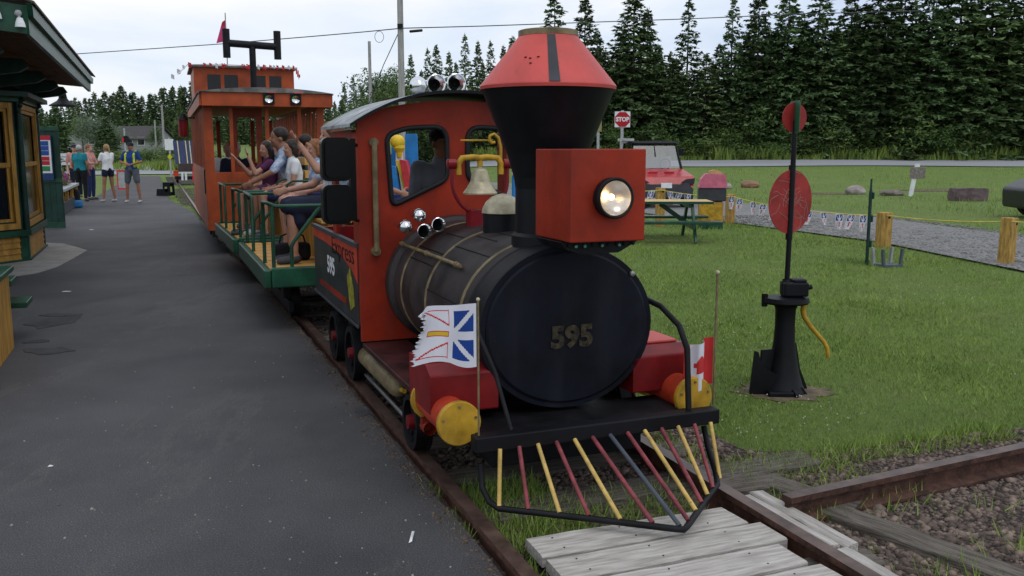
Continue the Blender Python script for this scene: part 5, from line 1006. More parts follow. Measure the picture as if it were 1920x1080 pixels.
# ---------------------------------------------------------------- things on the lawn
swt = thing('switch_stand', 'black cast iron switch stand with red oval targets and a yellow throw lever', 'switch stand', (1.80, 5.90, 0), 0)
mb = MB(); mb.lathe([(.150, .015), (.128, .06), (.105, .14), (.085, .24), (.070, .34), (.064, .45), (.066, .56), (.075, .585)], (0, 0, 0), 'z', 4 * 6, 1, 1, sharp=False); mb.build('pedestal', M['black'], swt)
for a, ln, h in ((200, .235, .30), (20, .20, .33), (110, .2, .3), (285, .19, .12)):
    mb = MB(); ca_, sa_ = math.cos(R(a)), math.sin(R(a))
    mb.sheet([[(.0, .0), (ln, .0), (ln * .92, .04), (ln * (.78 if a == 200 else .66), h * .45), (ln * (.74 if a == 200 else .45), h), (.03, h)]], lambda x, y, d: (ca_ * x - sa_ * (d - .009), sa_ * x + ca_ * (d - .009), y), .018); mb.build('foot_rib', M['black'], swt, .004)
mb = MB(); mb.sheet([[(-.24, .0), (.15, .0), (.11, .05), (-.16, .19), (-.19, .29), (-.215, .30), (-.225, .18)]], lambda x, y, d: (x, -.09 + d, y), .02); mb.build('shield_plate', M['black'], swt, .004)
mb = MB(); mb.box((-.13, -.16, .0), (.05, -.09, .04)); mb.build('base_foot', M['black'], swt, .01)
mb = MB(); mb.lathe([(.0, .60), (.135, .60), (.145, .612), (.140, .640), (.0, .648)], (-.0, 0, 0), 'z', 28, 1.05, .9); mb.lathe([(.02, .58), (.022, .66)], (-.14, 0, 0), 'z', 8); mb.build('top_plate', M['black'], swt)
mb = MB(); mb.box((-.03, -.06, .65), (.13, .06, .745)); mb.box((.03, -.05, .74), (.12, .05, .765)); mb.tube([(.12, 0, .70), (.165, 0, .71)], .016, 10); mb.lathe([(.035, .65), (.035, .73), (.028, .76)], (.0, 0, 0), 'z', 14); mb.build('latch_housing', M['black'], swt, .012)
mb = MB(); mb.tube([(.0, 0, .72), (.004, 0, 1.15), (.006, 0, 1.78)], .0165, 10); mb.build('target_rod', M['black'], swt)
mb = MB(); mb.tube([(.0, -.0, 1.02), (.001, 0, 1.50)], .022, 10); mb.build('rod_sleeve', M['black'], swt)
def disc(z, r, ang, m_, nm, sy=1):
    mb = MB(); ca_, sa_ = math.cos(R(ang)), math.sin(R(ang)); mb.sheet([[(r * math.cos(a * PI / 20), z + r * sy * math.sin(a * PI / 20)) for a in range(40)]], lambda x, y, d: (ca_ * x - sa_ * (d - .002), sa_ * x + ca_ * (d - .002), y), .004); return mb.build(nm, m_, swt)
bd_ = disc(1.265, .205, 33, M['targetred'], 'round_target'); disc(1.80, .095, 22, M['targetred'], 'top_target')
mb = MB(); ca_, sa_ = math.cos(R(-86)), math.sin(R(-86)); mb.sheet([rrect(-.09, 1.70, .09, 1.905, .03)], lambda x, y, d: (ca_ * x - sa_ * (d - .002), sa_ * x + ca_ * (d - .002) , y), .004); mb.build('green_target', M['targetgreen'], swt)
mb = MB(); rr_ = random.Random(11); ca_, sa_ = math.cos(R(33)), math.sin(R(33))
for k in range(26):                                   # raised cracks of old paint on the round target
    a = rr_.uniform(0, 2 * PI); q = rr_.uniform(.02, .15); p = Vector((q * math.cos(a), q * math.sin(a))); dr = rr_.uniform(0, 2 * PI); pts = [p]
    for j in range(4): dr += rr_.uniform(-.8, .8); p = p + Vector((math.cos(dr), math.sin(dr))) * .035; pts.append(p)
    pts = [p if p.length < .195 else p * .195 / p.length for p in pts]
    for u, v in zip(pts, pts[1:]):
        if (v - u).length > .004: mb.beam((ca_ * u.x + sa_ * .0028, sa_ * u.x - ca_ * .0028, 1.265 + u.y), (ca_ * v.x + sa_ * .0028, sa_ * v.x - ca_ * .0028, 1.265 + v.y), .0026, .0015, (sa_, -ca_, 0))
mb.build('paint_crack', M['crack'], bd_)['kind'] = 'stuff'
mb = MB(); mb.tube([(.115, -.03, .625), (.105, -.03, .56), (.115, -.03, .515), (.16, -.03, .45), (.25, -.03, .35), (.275, -.03, .31), (.285, -.03, .24)], [.018, .018, .0165, .015, .014, .014, .013], 12); mb.build('throw_lever', M['yellow'], swt)
mb = MB(); mb.sheet([[(1.80 + (.30 + .06 * math.sin(a * 1.7)) * math.cos(a * PI / 12), 5.90 + (.24 + .05 * math.sin(a * 2.3)) * math.sin(a * PI / 12)) for a in range(24)]], lambda x, y, d: (x, y, .008 - d), .02); tag(mb.build('bare_dirt_patch', M['dirt']), kind='structure')
# picnic table
pt_ = thing('picnic_table', 'green picnic table with a yellow top on the grass behind the headlight box', 'picnic table', (2.55, 16.3, 0), R(-2))
for k in range(5): y = -.36 + k * .146; mb = MB(); mb.box((-.95, y, .665), (.98, y + .140, .70)); mb.build('top_board', M['pyellow'], pt_, .004)
mb = MB(); mb.box((-.95, -.385, .655), (.98, -.362, .70)); mb.box((-.95, .37, .655), (.98, .392, .70)); mb.build('edge_strip', M['green'], pt_)
for y in (-.84, -.69, .57, .72): mb = MB(); mb.box((-.93, y, .335), (1.06, y + .135, .38)); mb.build('bench_board', M['green'], pt_, .004)
for x in (-.62, .62):
    for q in (-1, 1): mb = MB(); mb.beam((x, q * .78, 0), (x, q * .26, .655), .09, .045, (1, 0, 0)); mb.build('leg', M['green'], pt_, .004)
    mb = MB(); mb.box((x - .07, -.84, .25), (x - .025, .86, .345)); mb.build('cross_rail', M['green'], pt_); mb = MB(); mb.beam((x - .05, 0, .30), (x * .15, 0, .64), .05, .08); mb.build('brace', M['green'], pt_)
    mb = MB(); mb.box((x - .07, -.36, .59), (x - .025, .37, .655)); mb.build('top_rail', M['green'], pt_)
# pink lidded bin on a cabinet
cb = thing('pink_lidded_bin', 'pink lidded dark bin on a yellow and green cabinet beside the picnic table', 'bin', (4.09, 18.7, 0), R(-8))
mb = MB(); mb.box((-.25, -.2, .0), (.22, .2, .14)); mb.build('cabinet_base', M['green'], cb); mb = MB(); mb.box((-.26, -.22, .14), (.22, .2, .54)); mb.build('cabinet', M['ywood'], cb, .006); mb = MB(); mb.box((-.22, -.225, .19), (.18, -.222, .5)); mb.build('cabinet_door', M['yellow'], cb)
mb = MB(); mb.box((-.28, -.22, .56), (.27, .22, .83)); mb.build('bin_body', M['dgrey'], cb, .02)
mb = MB(); mb.sheet([[(-.30, .83), (.28, .83), (.28, .86), (.25, 1.06), (.22, 1.11), (-.16, 1.11), (-.24, 1.0), (-.27, .87)]], lambda x, y, d: (x, -.24 + d, y), .46); mb.build('bin_lid', M['pink'], cb, .03)
tb_ = thing('folded_cloth', 'tan folded cloth lying on the pink lid', 'cloth', (4.13, 18.7, 1.11), 0); mb = MB(); mb.sheet([[(-.12, .0), (.13, .0), (.10, .05), (0, .08), (-.10, .06)]], lambda x, y, d: (x, -.1 + d, y), .2); mb.build('cloth', mat('tan_cloth', (.45, .33, .14), .9), tb_, .01)
# yellow posts, rope and flags
posts = [(1237, 419, 352, 19.2, 'yellow wooden post behind the picnic table'), (1368, 420, 364, 20.0, 'yellow wooden post right of the pink lidded bin'), (1655, 465, 398, 15.0, 'flat faced yellow wooden post above the grey bracket'), (1885, 497, 408, 12.65, 'leaning square yellow wooden post near the dark car')]
tp = []
for i, (px, pb, ptp, Y, lb) in enumerate(posts):
    b_ = atY(px, pb, Y); tz = atY(px, ptp, Y).z; p_ = thing('wooden_post', lb, 'post', (b_.x, b_.y, 0), R(35 if i == 3 else 8), 'yellow posts carrying the flag rope'); w_ = .085 if i != 2 else .095
    mb = MB(); mb.box((-w_, -w_, -.05), (w_, w_, tz)); o_ = mb.build('post_shaft', M['postw'], p_, .012); p_.rotation_euler.y = R(2.0) if i == 3 else 0
    mb = MB(); mb.lathe([(.022, .0), (.02, -.006), (.0, -.008)], (.03, -w_, tz - .08), 'y', 10); mb.build('bolt', M['iron'], p_)
    tp.append(Vector((b_.x, b_.y - .11, tz - .045)))
    if i == 2:
        for k in range(4): pass
rope = thing('flag_rope', 'yellow rope strung along the yellow posts, hung with small blue and white flags', 'bunting', tp[0]); cps = [Vector((.9, 19.0, tp[0].z))] + tp + [Vector((8.6, 12.0, .60))]
curve = []
for a, b in zip(cps, cps[1:]):
    sg = .10 if (b - a).length > 4 else .04
    for k in range(10): t = k / 10; curve.append(a.lerp(b, t) - Vector((0, 0, sg * 4 * t * (1 - t))))
curve.append(cps[-1]); mb = MB(tp[0]); mb.tube(curve, .011, 6); mb.build('rope', M['rope'], rope)
def on_rope(px):
    best = None
    for a, b in zip(curve, curve[1:]):
        for k in range(20):
            p = a.lerp(b, k / 20); d = p - Vector((0, 0, CAMH)); z = d.y * math.cos(PITCH) - d.z * math.sin(PITCH); x = 960 + FPX * d.x / z
            if best is None or abs(x - px) < best[0]: best = (abs(x - px), p.copy())
    return best[1]
rf_ = random.Random(9)
for px in (1222, 1256, 1274, 1289, 1372, 1388, 1412, 1432, 1452, 1516, 1543, 1573, 1597, 1618):
    p = on_rope(px) - tp[0]; w_ = rf_.uniform(.12, .16); tw = rf_.uniform(-.4, .4); sw_ = rf_.uniform(-.10, .06); h_ = rf_.uniform(.22, .28)
    mb = MB(); mb.grid(12, 18, lambda u, v: (p.x + (u - .5) * w_ * (1 - .35 * v) + sw_ * v, p.y - .012 + .03 * math.sin(u * 5 + px) * v + (u - .5) * tw * .1, p.z - h_ * v), lambda u, v: nl_flag(v, u)); mb.build('small_flag', FM, rope)
# green cut-out board seen edge-on, grey bracket, signs
gp = thing('cutout_board', 'dark green painted board seen edge on, standing on the lawn before the flag rope', 'board', (4.96, 12.64, 0), math.atan2(12.64, 4.96))
mb = MB(); mb.sheet([[(0, 0), (.34, 0), (.40, .5), (.36, .95), (.25, 1.03), (.10, 1.05), (.02, 1.02), (.0, .5)]], lambda x, y, d: (x, d - .022, y), .044); mb.build('board_panel', M['green2'], gp, .01)
mb = MB(); mb.tube([(-.03, 0, 0), (-.03, 0, 1.20)], .014, 8); mb.build('stake', M['green2'], gp)
for z in (.25, .6, .92): mb = MB(); mb.box((.0, -.05, z), (.3, -.022, z + .09)); mb.build('stiffener', M['green2'], gp, .006)
gb_ = thing('grey_bracket', 'pair of grey U shaped brackets lying open on the grass below a yellow post', 'bracket', (5.2, 12.5, 0), .25)
for y, m_ in ((-.10, 'bluegrey'), (.12, 'lgrey')):
    for x in (-.14, .12): mb = MB(); mb.beam((x, y, 0), (x * 1.2, y, .25), .045, .03); mb.build('prong', M[m_], gb_)
mb = MB(); mb.box((-.15, -.13, .0), (.14, .14, .035)); mb.build('base_plate', M['bluegrey'], gb_)
ws = thing('plaque_sign', 'small weathered plaque on a leaning white post in the grass across the lane', 'sign', (13.95, 32.0, ground_z(13.95, 32)), 0)
mb = MB(); mb.beam((0, 0, 0), (.14, 0, .95), .12, .1, (0, 1, 0)); mb.build('post', M['white'], ws); mb = MB(); mb.box((-.10, -.08, .62), (.44, -.05, 1.02)); mb.build('plaque', mat('plaque_grey', (.24, .21, .19), .8, var=.3, scale=12), ws, .01); mb = MB(); mb.box((.10, -.05, .95), (.24, .05, 1.13)); mb.build('post_cap', M['white'], ws)
def stone(label, px, py, Y, sx, sy, sz, seed, m_='rock', box=False, nm='boulder'):
    b_ = atY(px, py, Y); r = random.Random(seed); bm = bmesh.new()
    if box: bmesh.ops.create_cube(bm, size=1.6); bmesh.ops.subdivide_edges(bm, edges=bm.edges, cuts=4, use_grid_fill=True)
    else: bmesh.ops.create_icosphere(bm, subdivisions=3, radius=1)
    off = [Vector((r.uniform(-1, 1), r.uniform(-1, 1), r.uniform(-1, 1))).normalized() for _ in range(9)]
    for v in bm.verts:
        d = v.co.normalized(); k = 1.0
        for o_ in off:
            q = v.co.dot(o_); lim = .82 if not box else 1.12
            if q > lim: v.co -= o_ * (q - lim) * .9
        v.co += d * r.uniform(-.025, .025); v.co = Vector((v.co.x * sx, v.co.y * sy, (v.co.z + .55) * sz))
    me = bpy.data.meshes.new(nm); bm.to_mesh(me); bm.free(); me.materials.append(M[m_]); o = bpy.data.objects.new(nm, me); COL.objects.link(o); o.location = (b_.x, b_.y, ground_z(b_.x, b_.y)); return tag(o, label, 'rock')
M['rustrock'] = mat('rusty_rock', (.34, .19, .12), .95, col2=(.20, .12, .08), scale=3, bump=.8, bscale=8); M['palerock'] = mat('pale_rock', (.40, .35, .33), .95, col2=(.22, .18, .17), scale=3, bump=.8, bscale=8)
stone('rusty orange boulder in the grass across the lane', 1405, 353, 38, .42, .3, .20, 1, 'rustrock')
stone('pale grey boulder lying right of the round red target', 1603, 363, 33.5, .38, .3, .22, 2, 'palerock')
stone('small pale boulder behind the pink lidded bin', 1362, 345, 37, .25, .25, .16, 3, 'palerock')
stone('flat grey stone left of the plaque sign', 1672, 362, 32.5, .45, .3, .14, 4)
stone('purple brown stone slab lying like a block across the lane', 1813, 377, 28.8, .60, .42, .30, 5, 'purple', True, 'stone_slab')
mb = MB()
for (px, py, Y, sx, sy) in ((1775, 345, 35.5, 1.6, 1.0), (1560, 358, 34, .8, .7)):
    b_ = atY(px, py, Y); mb.sheet([[(b_.x + sx * (1 + .15 * math.sin(a * 1.9)) * math.cos(a * PI / 12), b_.y + sy * (1 + .2 * math.sin(a * 2.7)) * math.sin(a * PI / 12)) for a in range(24)]], lambda x, y, d: (x, y, ground_z(x, y) + .02 - d), .03)
tag(mb.build('bare_dirt', M['dirt']), kind='structure')
# signs by the road
def sign_post(label, px, py, Y, zt, build_face, rz=0):
    b_ = atY(px, py, Y); g = ground_z(b_.x, b_.y); s_ = thing('road_sign', label, 'sign', (b_.x, b_.y, g), rz); mb = MB(); mb.box((-.045, .0, 0), (.045, .07, zt - g)); mb.build('sign_post', M['lgrey'], s_); build_face(s_, g); return s_
def stopface(s_, g):
    z = 2.56 - g; mb = MB(); mb.box((-.25, -.02, z - .25), (.25, -.0, z + .25)); mb.build('backing_plate', M['white'], s_)
    mb = MB(); mb.sheet([[(.235 * math.cos(R(22.5 + 45 * k)) / math.cos(R(22.5)), z + .235 * math.sin(R(22.5 + 45 * k)) / math.cos(R(22.5))) for k in range(8)]], lambda x, y, d: (x, -.028 + d, y), .006); mb.build('octagon', mat('stop_red', (.40, .008, .02), .5, var=.05), s_)
    text('STOP', .19, M['white'], s_, mface((0, -.030, z - .005), (1, 0, 0), (0, 0, 1)), 'stop_lettering', .008, .001, .92)
sign_post('red octagonal STOP sign on a white square plate above the red utility vehicle', 1167, 224, 30, 2.85, stopface)
def yface(s_, g): z = atY(1123, 235, 33).z - g; mb = MB(); mb.box((-.12, -.02, z - .22), (.12, 0, z + .2)); mb.build('sign_plate', mat('sign_back', (.30, .27, .12), .6), s_)
sign_post('small dull yellow sign left of the STOP sign', 1122, 235, 33, 2.6, yface)
# utility vehicle
uv = thing('utility_vehicle', 'red side by side utility vehicle parked facing the lawn behind the picnic table', 'utility vehicle', (4.05, 25.9, 0), R(7))
mb = MB()
hood = [(-.86, -.62, .62), (.86, -.62, .62), (.80, -.9, .50), (-.80, -.9, .50)]
mb.add([(-.80, -1.0, .58), (.80, -1.0, .58), (.86, -.85, .86), (-.86, -.85, .86), (-.74, -.15, 1.06), (.74, -.15, 1.06), (.90, -.3, .80), (-.90, -.3, .80), (.90, -.5, .62), (-.90, -.5, .62)], [(0, 1, 2, 3), (3, 2, 5, 4), (2, 6, 5), (3, 4, 7), (1, 8, 6, 2), (0, 3, 7, 9)]); mb.box((-.86, -.15, .50), (.86, 1.7, .62)); mb.box((-.86, .9, .62), (.86, 1.75, 1.0)); mb.build('body', M['utvred'], uv, .02)
for x in (-.35, .12): mb = MB(); mb.box((x, -.55, .955), (x + .26, -.35, 1.0)); mb.build('hood_vent', M['utvred'], uv, .01)
mb = MB(); mb.sheet([[(-.72, .30), (.72, .30), (.78, .52), (.62, .70), (.42, .66), (-.42, .66), (-.62, .70), (-.78, .52)]], lambda x, y, d: (x, -1.06 + d, y), .10); mb.build('grille', M['dgrey'], uv, .015)
for q in (-1, 1): mb = MB(); mb.sheet([[(q * .44, .70), (q * .80, .66), (q * .84, .82), (q * .60, .80)][::q]], lambda x, y, d: (x, -1.01 + (y - .7) * .3 + d, y), .03); mb.build('headlight', M['glass'], uv)
mb = MB(); mb.box((-.14, -1.09, .56), (.16, -1.07, .70)); mb.build('number_plate', M['white'], uv)
for q in (-1, 1):
    for y in (-.55, 1.25): mb = MB(); mb.lathe([(.10, -.12), (.27, -.13), (.32, -.09), (.32, .09), (.27, .13), (.10, .12)], (q * .72, y, .32), 'x', 26); mb.lathe([(.0, q * .11), (.17, q * .10), (.17, q * .08)], (q * .72, y, .32), 'x', 16); mb.build('wheel', M['tyre'], uv)
mb = MB()
fr2 = [(-.72, -.12, 1.05), (-.62, .22, 1.76), (.62, .22, 1.76), (.72, -.12, 1.05)]; mb.tube(fr2, .035, 8)
for q in (-1, 1): mb.tube([(q * .62, .22, 1.76), (q * .64, 1.1, 1.78), (q * .76, 1.2, .7)], .03, 8)
mb.tube([(0, .04, 1.4), (0, .22, 1.76)], .015, 6); mb.build('roll_cage', M['iron'], uv)
mb = MB(); mb.add([(-.68, -.08, 1.08), (.68, -.08, 1.08), (.60, .20, 1.73), (-.60, .20, 1.73)], [(0, 1, 2, 3)]); mb.build('windscreen', M['pane'], uv)
mb = MB(); mb.sheet([[(-.72, 1.77), (.72, 1.77), (.66, 1.82), (0, 1.845), (-.66, 1.82)]], lambda x, y, d: (x, .12 + d, y), 1.1); mb.build('roof', M['dgrey'], uv, .01)
mb = MB(); mb.lathe([(.0, .0), (.01, .0)], (0, 0, 0)); mb.tube([(.36 + .15 * math.cos(a * PI / 10), .30, 1.18 + .15 * math.sin(a * PI / 10)) for a in range(21)], .015, 6, False); mb.build('steering_wheel', M['iron'], uv)
mb = MB(); mb.box((-.7, .45, .62), (.7, .85, .95)); mb.box((-.7, .8, .95), (.7, .92, 1.4)); mb.build('seat', M['lgrey'], uv, .04); mb = MB(); mb.box((.72, .15, 1.42), (.86, .2, 1.62)); mb.build('mirror', M['iron'], uv, .01)
gb2 = thing('grey_case', 'pale grey case strapped on the left end of the utility vehicle roof', 'case', (3.30, 25.95, 1.80), R(7)); mb = MB(); mb.box((-.22, -.1, .02), (.12, .5, .10)); mb.box((-.25, -.05, -.2), (-.19, .1, .05)); mb.build('case_body', M['lgrey'], gb2, .02)
# dark car entering at the right edge
cr_ = thing('parked_car', 'dark grey car parked at the right edge beyond the last yellow post', 'car', (12.92, 20.9, ground_z(12.3, 21)), R(-4))
prof_ = [(-1.25, .22), (3.1, .22), (3.15, .75), (2.9, 1.0), (2.3, 1.42), (.6, 1.46), (-.15, 1.02), (-.95, .86), (-1.28, .68)]
mb = MB(); mb.sheet([rpoly(prof_, .09)], lambda x, y, d: (x, -.85 + d, y), 1.7); mb.build('body', M['suv'], cr_, .07)
for x in (-.62, 2.3):
    for y in (-.86, .62): mb = MB(); mb.lathe([(.12, 0), (.30, -.01), (.33, .04), (.33, .22), (.3, .24)], (x, y, .33), 'y', 26); wh_ = mb.build('wheel', M['tyre'], cr_); mb = MB(); mb.lathe([(.0, -.015), (.19, -.012), (.2, .02)], (x, y, .33), 'y', 20); mb.build('rim', M['steel'], wh_)
mb = MB(); mb.sheet([[(.15, 1.0), (.62, 1.38), (1.4, 1.38), (1.4, .98)]], lambda x, y, d: (x, -.875 + d, y), .01); mb.build('side_window', M['glass'], cr_)
mb = MB(); mb.sheet([[(-1.26, .6), (-1.0, .78), (-1.1, .62)]], lambda x, y, d: (x, -.86 + d, y), .02); mb.build('headlight', M['chrome'], cr_)
# playground toys seen through the cab window
tY = 14.0; gX = lambda px: atY(px, 300, tY).x
ps = thing('play_slide', 'blue, red and yellow plastic play slide seen through the left cab window', 'play slide', (gX(762), tY, 0), 0); o_ = Vector((gX(762), 0, 0))
def tx(px, py): p = atY(px, py, tY); return (p.x - o_.x, p.z)
def toy(pts, m_, nm, y0, dd, r=.04): mb = MB(); mb.sheet([rpoly([tx(*p) for p in pts], r)[::1]], lambda x, y, d: (x, y0 + d, y), dd); return mb.build(nm, m_, ps, .012)
toy([(755, 250), (778, 250), (784, 440), (757, 440)], M['tblue'], 'tall_panel', .3, .08); toy([(729, 272), (741, 272), (744, 400), (729, 400)], M['tblue'], 'side_panel', .3, .08)
toy([(742, 300), (752, 303), (765, 355), (758, 357)], M['tyel'], 'slide_edge', -.05, .05, .01); toy([(750, 299), (762, 301), (775, 352), (761, 356)], M['tred'], 'slide_chute', -.1, .5, .02)
toy([(730, 311), (744, 311), (762, 440), (736, 440)], M['tblue'], 'front_slide', -.25, .4, .02); toy([(740, 280), (753, 280), (754, 310), (741, 312)], M['white'], 'ladder', .1, .08, .01)
mb = MB(); c_ = tx(744, 266); mb.ell((c_[0], .1, c_[1]), (.115, .1, .11), 18); c2 = tx(747, 278); mb.lathe([(.085, .05), (.09, .0), (.05, -.06), (.035, -.14), (.0, -.15)], (c2[0], .1, c2[1]), 'z', 18); mb.build('yellow_knob', M['tyel'], ps)
bp_ = thing('blue_post', 'small blue post with a white cap right of the bell', 'post', (atY(963, 350, 17).x, 17, 0), 0); mb = MB(); mb.tube([(0, 0, 0), (0, 0, 1.12)], .035, 10); mb.build('post_shaft', M['tblue'], bp_); mb = MB(); mb.ell((0, 0, 1.16), .035, 10); mb.build('cap', M['white'], bp_)

# ---------------------------------------------------------------- far end of the track
rc = thing('track_trolley', 'small track trolley with striped blue and cream upright boards standing on the rails far behind', 'trolley', W(1.42, 44.0), TH)
mb = MB(); mb.box((-.65, -.9, .28), (.65, .9, .42)); mb.build('trolley_frame', M['iron'], rc)
for k in range(7): x = -.56 + k * .165; mb = MB(); mb.beam((x + .03, -.7, .95), (x - .02, -.35, 1.98), .16, .03, (0, 1, 0)); mb.build('upright_board', M['jeanb'] if 0 else mat('slat_navy', (.03, .045, .12), .6), rc)
for k in (1, 3, 4, 6): x = -.64 + k * .165 * 1.02; mb = MB(); mb.beam((x + .05, -.74, .95), (x, -.39, 1.98), .045, .02, (0, 1, 0)); mb.build('cream_strip', M['cream'], rc)
mb = MB(); mb.box((-.50, -.9, .62), (.5, -.3, .98)); mb.build('engine_box', mat('brown_metal', (.06, .04, .04), .6), rc, .02)
for x in (-.72, .55): mb = MB(); mb.box((x, -.95, .42), (x + .22, -.6, .68)); mb.build('lamp_box', M['red2'], rc, .01)
for x in (-.35, -.2, .2): mb = MB(); mb.tube([(x, -.95, .25), (x, -.95, .6)], .05, 8); mb.build('hose', M['white'], rc)
mb = MB(); mb.tube([(.1, -.95, .2), (.12, -.95, .85)], .04, 8); mb.build('red_lever', M['tred'], rc)
for q in (-1, 1):
    for y in (-.6, .6): wheel(q * .55, y, .16, rc, q, (0, 0, 0))
ss = thing('step_stool', 'black plastic two step stool standing beside the far rails', 'step stool', (atY(312, 371, 30.6).x, 30.6, .067), R(-10))
for a, b in (((-.25, -.15, .19), (-.02, .15, .23)), ((-.02, -.15, .40), (.22, .15, .45))): mb = MB(); mb.box(a, b); mb.build('tread', M['black'], ss, .01)
for y in (-.15, .12): mb = MB(); mb.sheet([[(-.27, 0), (.24, 0), (.22, .42), (-.02, .42), (-.03, .2), (-.25, .2)], [(.02, .12), (.16, .12), (.15, .30), (.03, .30)]], lambda u, v, d: (u, y + d, v), .03); mb.build('side_frame', M['black'], ss)
sb = thing('sandwich_board', 'red framed sandwich board standing behind the white tee woman', 'sign', (atY(229, 350, 33).x, 33, .067), R(10)); mb = MB(); mb.sheet([[(-.16, .1), (.16, .1), (.16, .80), (-.16, .80)], [(-.12, .16), (.12, .16), (.12, .74), (-.12, .74)]], lambda x, y, d: (x, d, y), .03); mb.build('frame', M['tred'], sb); mb = MB(); mb.box((-.12, .008, .16), (.12, .018, .74)); mb.build('panel', M['lgrey'], sb)
ml = thing('marker_lamp', 'dark red and black marker lamp hanging at the left side of the caboose', 'lamp', W(.50, 17.6, 2.0), TH); mb = MB(); mb.tube([(0, 0, -.18), (0, 0, .12)], [.085, .09], 14); mb.build('lamp_body', M['darkred'], ml); mb = MB(); mb.tube([(0, 0, .12), (0, 0, .22)], [.10, .04], 14); mb.tube([(0, 0, .16), (.2, 0, .16)], .015, 6); mb.build('lamp_cap', M['iron'], ml)
# houses
def house(label, px, py, Y, L_, D_, H1, H2, rz, side):
    b_ = atY(px, py, Y); g = ground_z(b_.x, b_.y) - .1; h = thing('house', label, 'house', (b_.x, b_.y, g), rz)
    mb = MB(); mb.sheet([[(-D_ / 2, 0), (D_ / 2, 0), (D_ / 2, H1), (0, H2), (-D_ / 2, H1)]], lambda u, v, d: (d - L_ / 2, u, v), L_); mb.build('wall', M[side], h)
    for q in (-1, 1): mb = MB(); mb.add([(-L_ / 2 - .3, q * (D_ / 2 + .35), H1 - .12), (L_ / 2 + .3, q * (D_ / 2 + .35), H1 - .12), (L_ / 2 + .3, 0, H2 + .12), (-L_ / 2 - .3, 0, H2 + .12), (-L_ / 2 - .3, q * (D_ / 2 + .35), H1), (L_ / 2 + .3, q * (D_ / 2 + .35), H1), (L_ / 2 + .3, 0, H2 + .25), (-L_ / 2 - .3, 0, H2 + .25)], [(0, 1, 2, 3), (4, 7, 6, 5), (0, 4, 5, 1), (1, 5, 6, 2), (3, 7, 4, 0)]); mb.build('roof', M['houseroof'], h)
    for k in range(3): x = -L_ / 2 + L_ * (k + .6) / 3.4; mb = MB(); mb.box((x - .5, -D_ / 2 - .04, .9), (x + .5, -D_ / 2 - .003, 1.9)); w_ = mb.build('window', M['white'], h); mb = MB(); mb.box((x - .42, -D_ / 2 - .06, .98), (x + .42, -D_ / 2 - .042, 1.82)); mb.build('pane', M['glass'], w_)
    return h
house('grey bungalow with a long dark roof among the trees beyond the far road', 268, 286, 112, 5.6, 4.5, 1.7, 3.0, R(-14), 'house')
house('small grey gabled house left of the long bungalow', 165, 286, 116, 3.2, 3.4, 1.9, 3.1, R(70), 'house')
wf_ = thing('white_fence', 'low white board fence by the far road behind the standing people', 'fence', (atY(135, 300, 62).x, 62, 0), 0)
for k in range(6): mb = MB(); mb.box((-1.3 + k * .45, 0, 0), (-1.3 + k * .45 + .08, .08, 1.3)); mb.build('fence_post', M['white'], wf_)
for z in (.55, .85, 1.12): mb = MB(); mb.box((-1.35, -.03, z), (1.1, -.002, z + .22)); mb.build('fence_rail', M['white'], wf_)
# poles and wires
def pole(label, px, Y, h, r, base=None):
    p = atY(px, 280, Y); g = ground_z(p.x, Y); o = thing('utility_pole', label, 'utility pole', (p.x, Y, g), 0); mb = MB(); mb.tube([(0, 0, 0), (0, 0, h)], [r, r * .75], 12); mb.build('pole_shaft', M['pole'], o); return o, Vector((p.x, Y, g))
mp_, mpb = pole('tall grey utility pole rising behind the engine cab to the top of the picture', 755, 35, 9.2, .135)
mb = MB(); mb.box((-.1, -.16, 6.02), (.1, -.1, 6.2)); mb.build('clamp', M['iron'], mp_)
pole('short weathered pole standing among trees left of the tall utility pole', 697, 62, atY(697, 85, 62).z, .13)
p3, b3 = pole('thin utility pole at the far left above the striped trolley', 308, 92, atY(305, 188, 92).z - 1, .12)
pole('shorter thin pole beside the far left utility pole', 293, 100, atY(293, 218, 100).z - 1.2, .10)
pw = thing('overhead_wire', 'overhead cable crossing the sky from the station roof to the spruce wood', 'cable', atY(753, 52, 35)); ow = atY(753, 52, 35)
pts = [atY(60, 108, 66), atY(145, 101, 62), atY(420, 82, 49), atY(600, 67, 41), atY(680, 60, 37.5), atY(753, 53, 34.8), atY(900, 49, 38), atY(1100, 42, 44), atY(1300, 35, 52), atY(1500, 26, 60), atY(1750, 20, 68)]
mb = MB(ow); mb.tube(pts, [.028, .028, .024, .022, .02, .02, .02, .022, .025, .03, .03], 6); mb.build('cable', M['wire'], pw)
mb = MB(ow); c_ = atY(711, 69, 36); mb.tube([c_ + Vector((.17 * math.cos(a * PI / 10), 0, .21 * math.sin(a * PI / 10))) for a in range(21)], .010, 5, False); mb.build('cable_loop', M['wire'], pw)
mb = MB(ow); mb.tube([atY(769, 59, 34.9), atY(791, 57, 35.3)], .05, 8); mb.build('splice_case', M['iron'], pw)
mb = MB(ow); mb.tube([atY(747, 62, 35), atY(719, 122, 38), atY(690, 200, 41)], .018, 6); mb.build('guy_wire', M['wire'], pw)
def wface(s_, g):
    mb = MB(); mb.box((-.26, -.03, 1.55), (.26, -.005, 2.2)); mb.build('sign_plate', M['white'], s_); mb = MB(); mb.sheet([[(0, .98), (.15, 1.15), (0, 1.32), (-.15, 1.15)]], lambda x, y, d: (x, -.03 + d, y), .02); mb.build('diamond_plate', mat('sign_yellow', (.62, .60, .02), .6), s_)
sign_post('white road sign above a small yellow diamond beside the far track', 319, 300, 55, 2.3, wface)
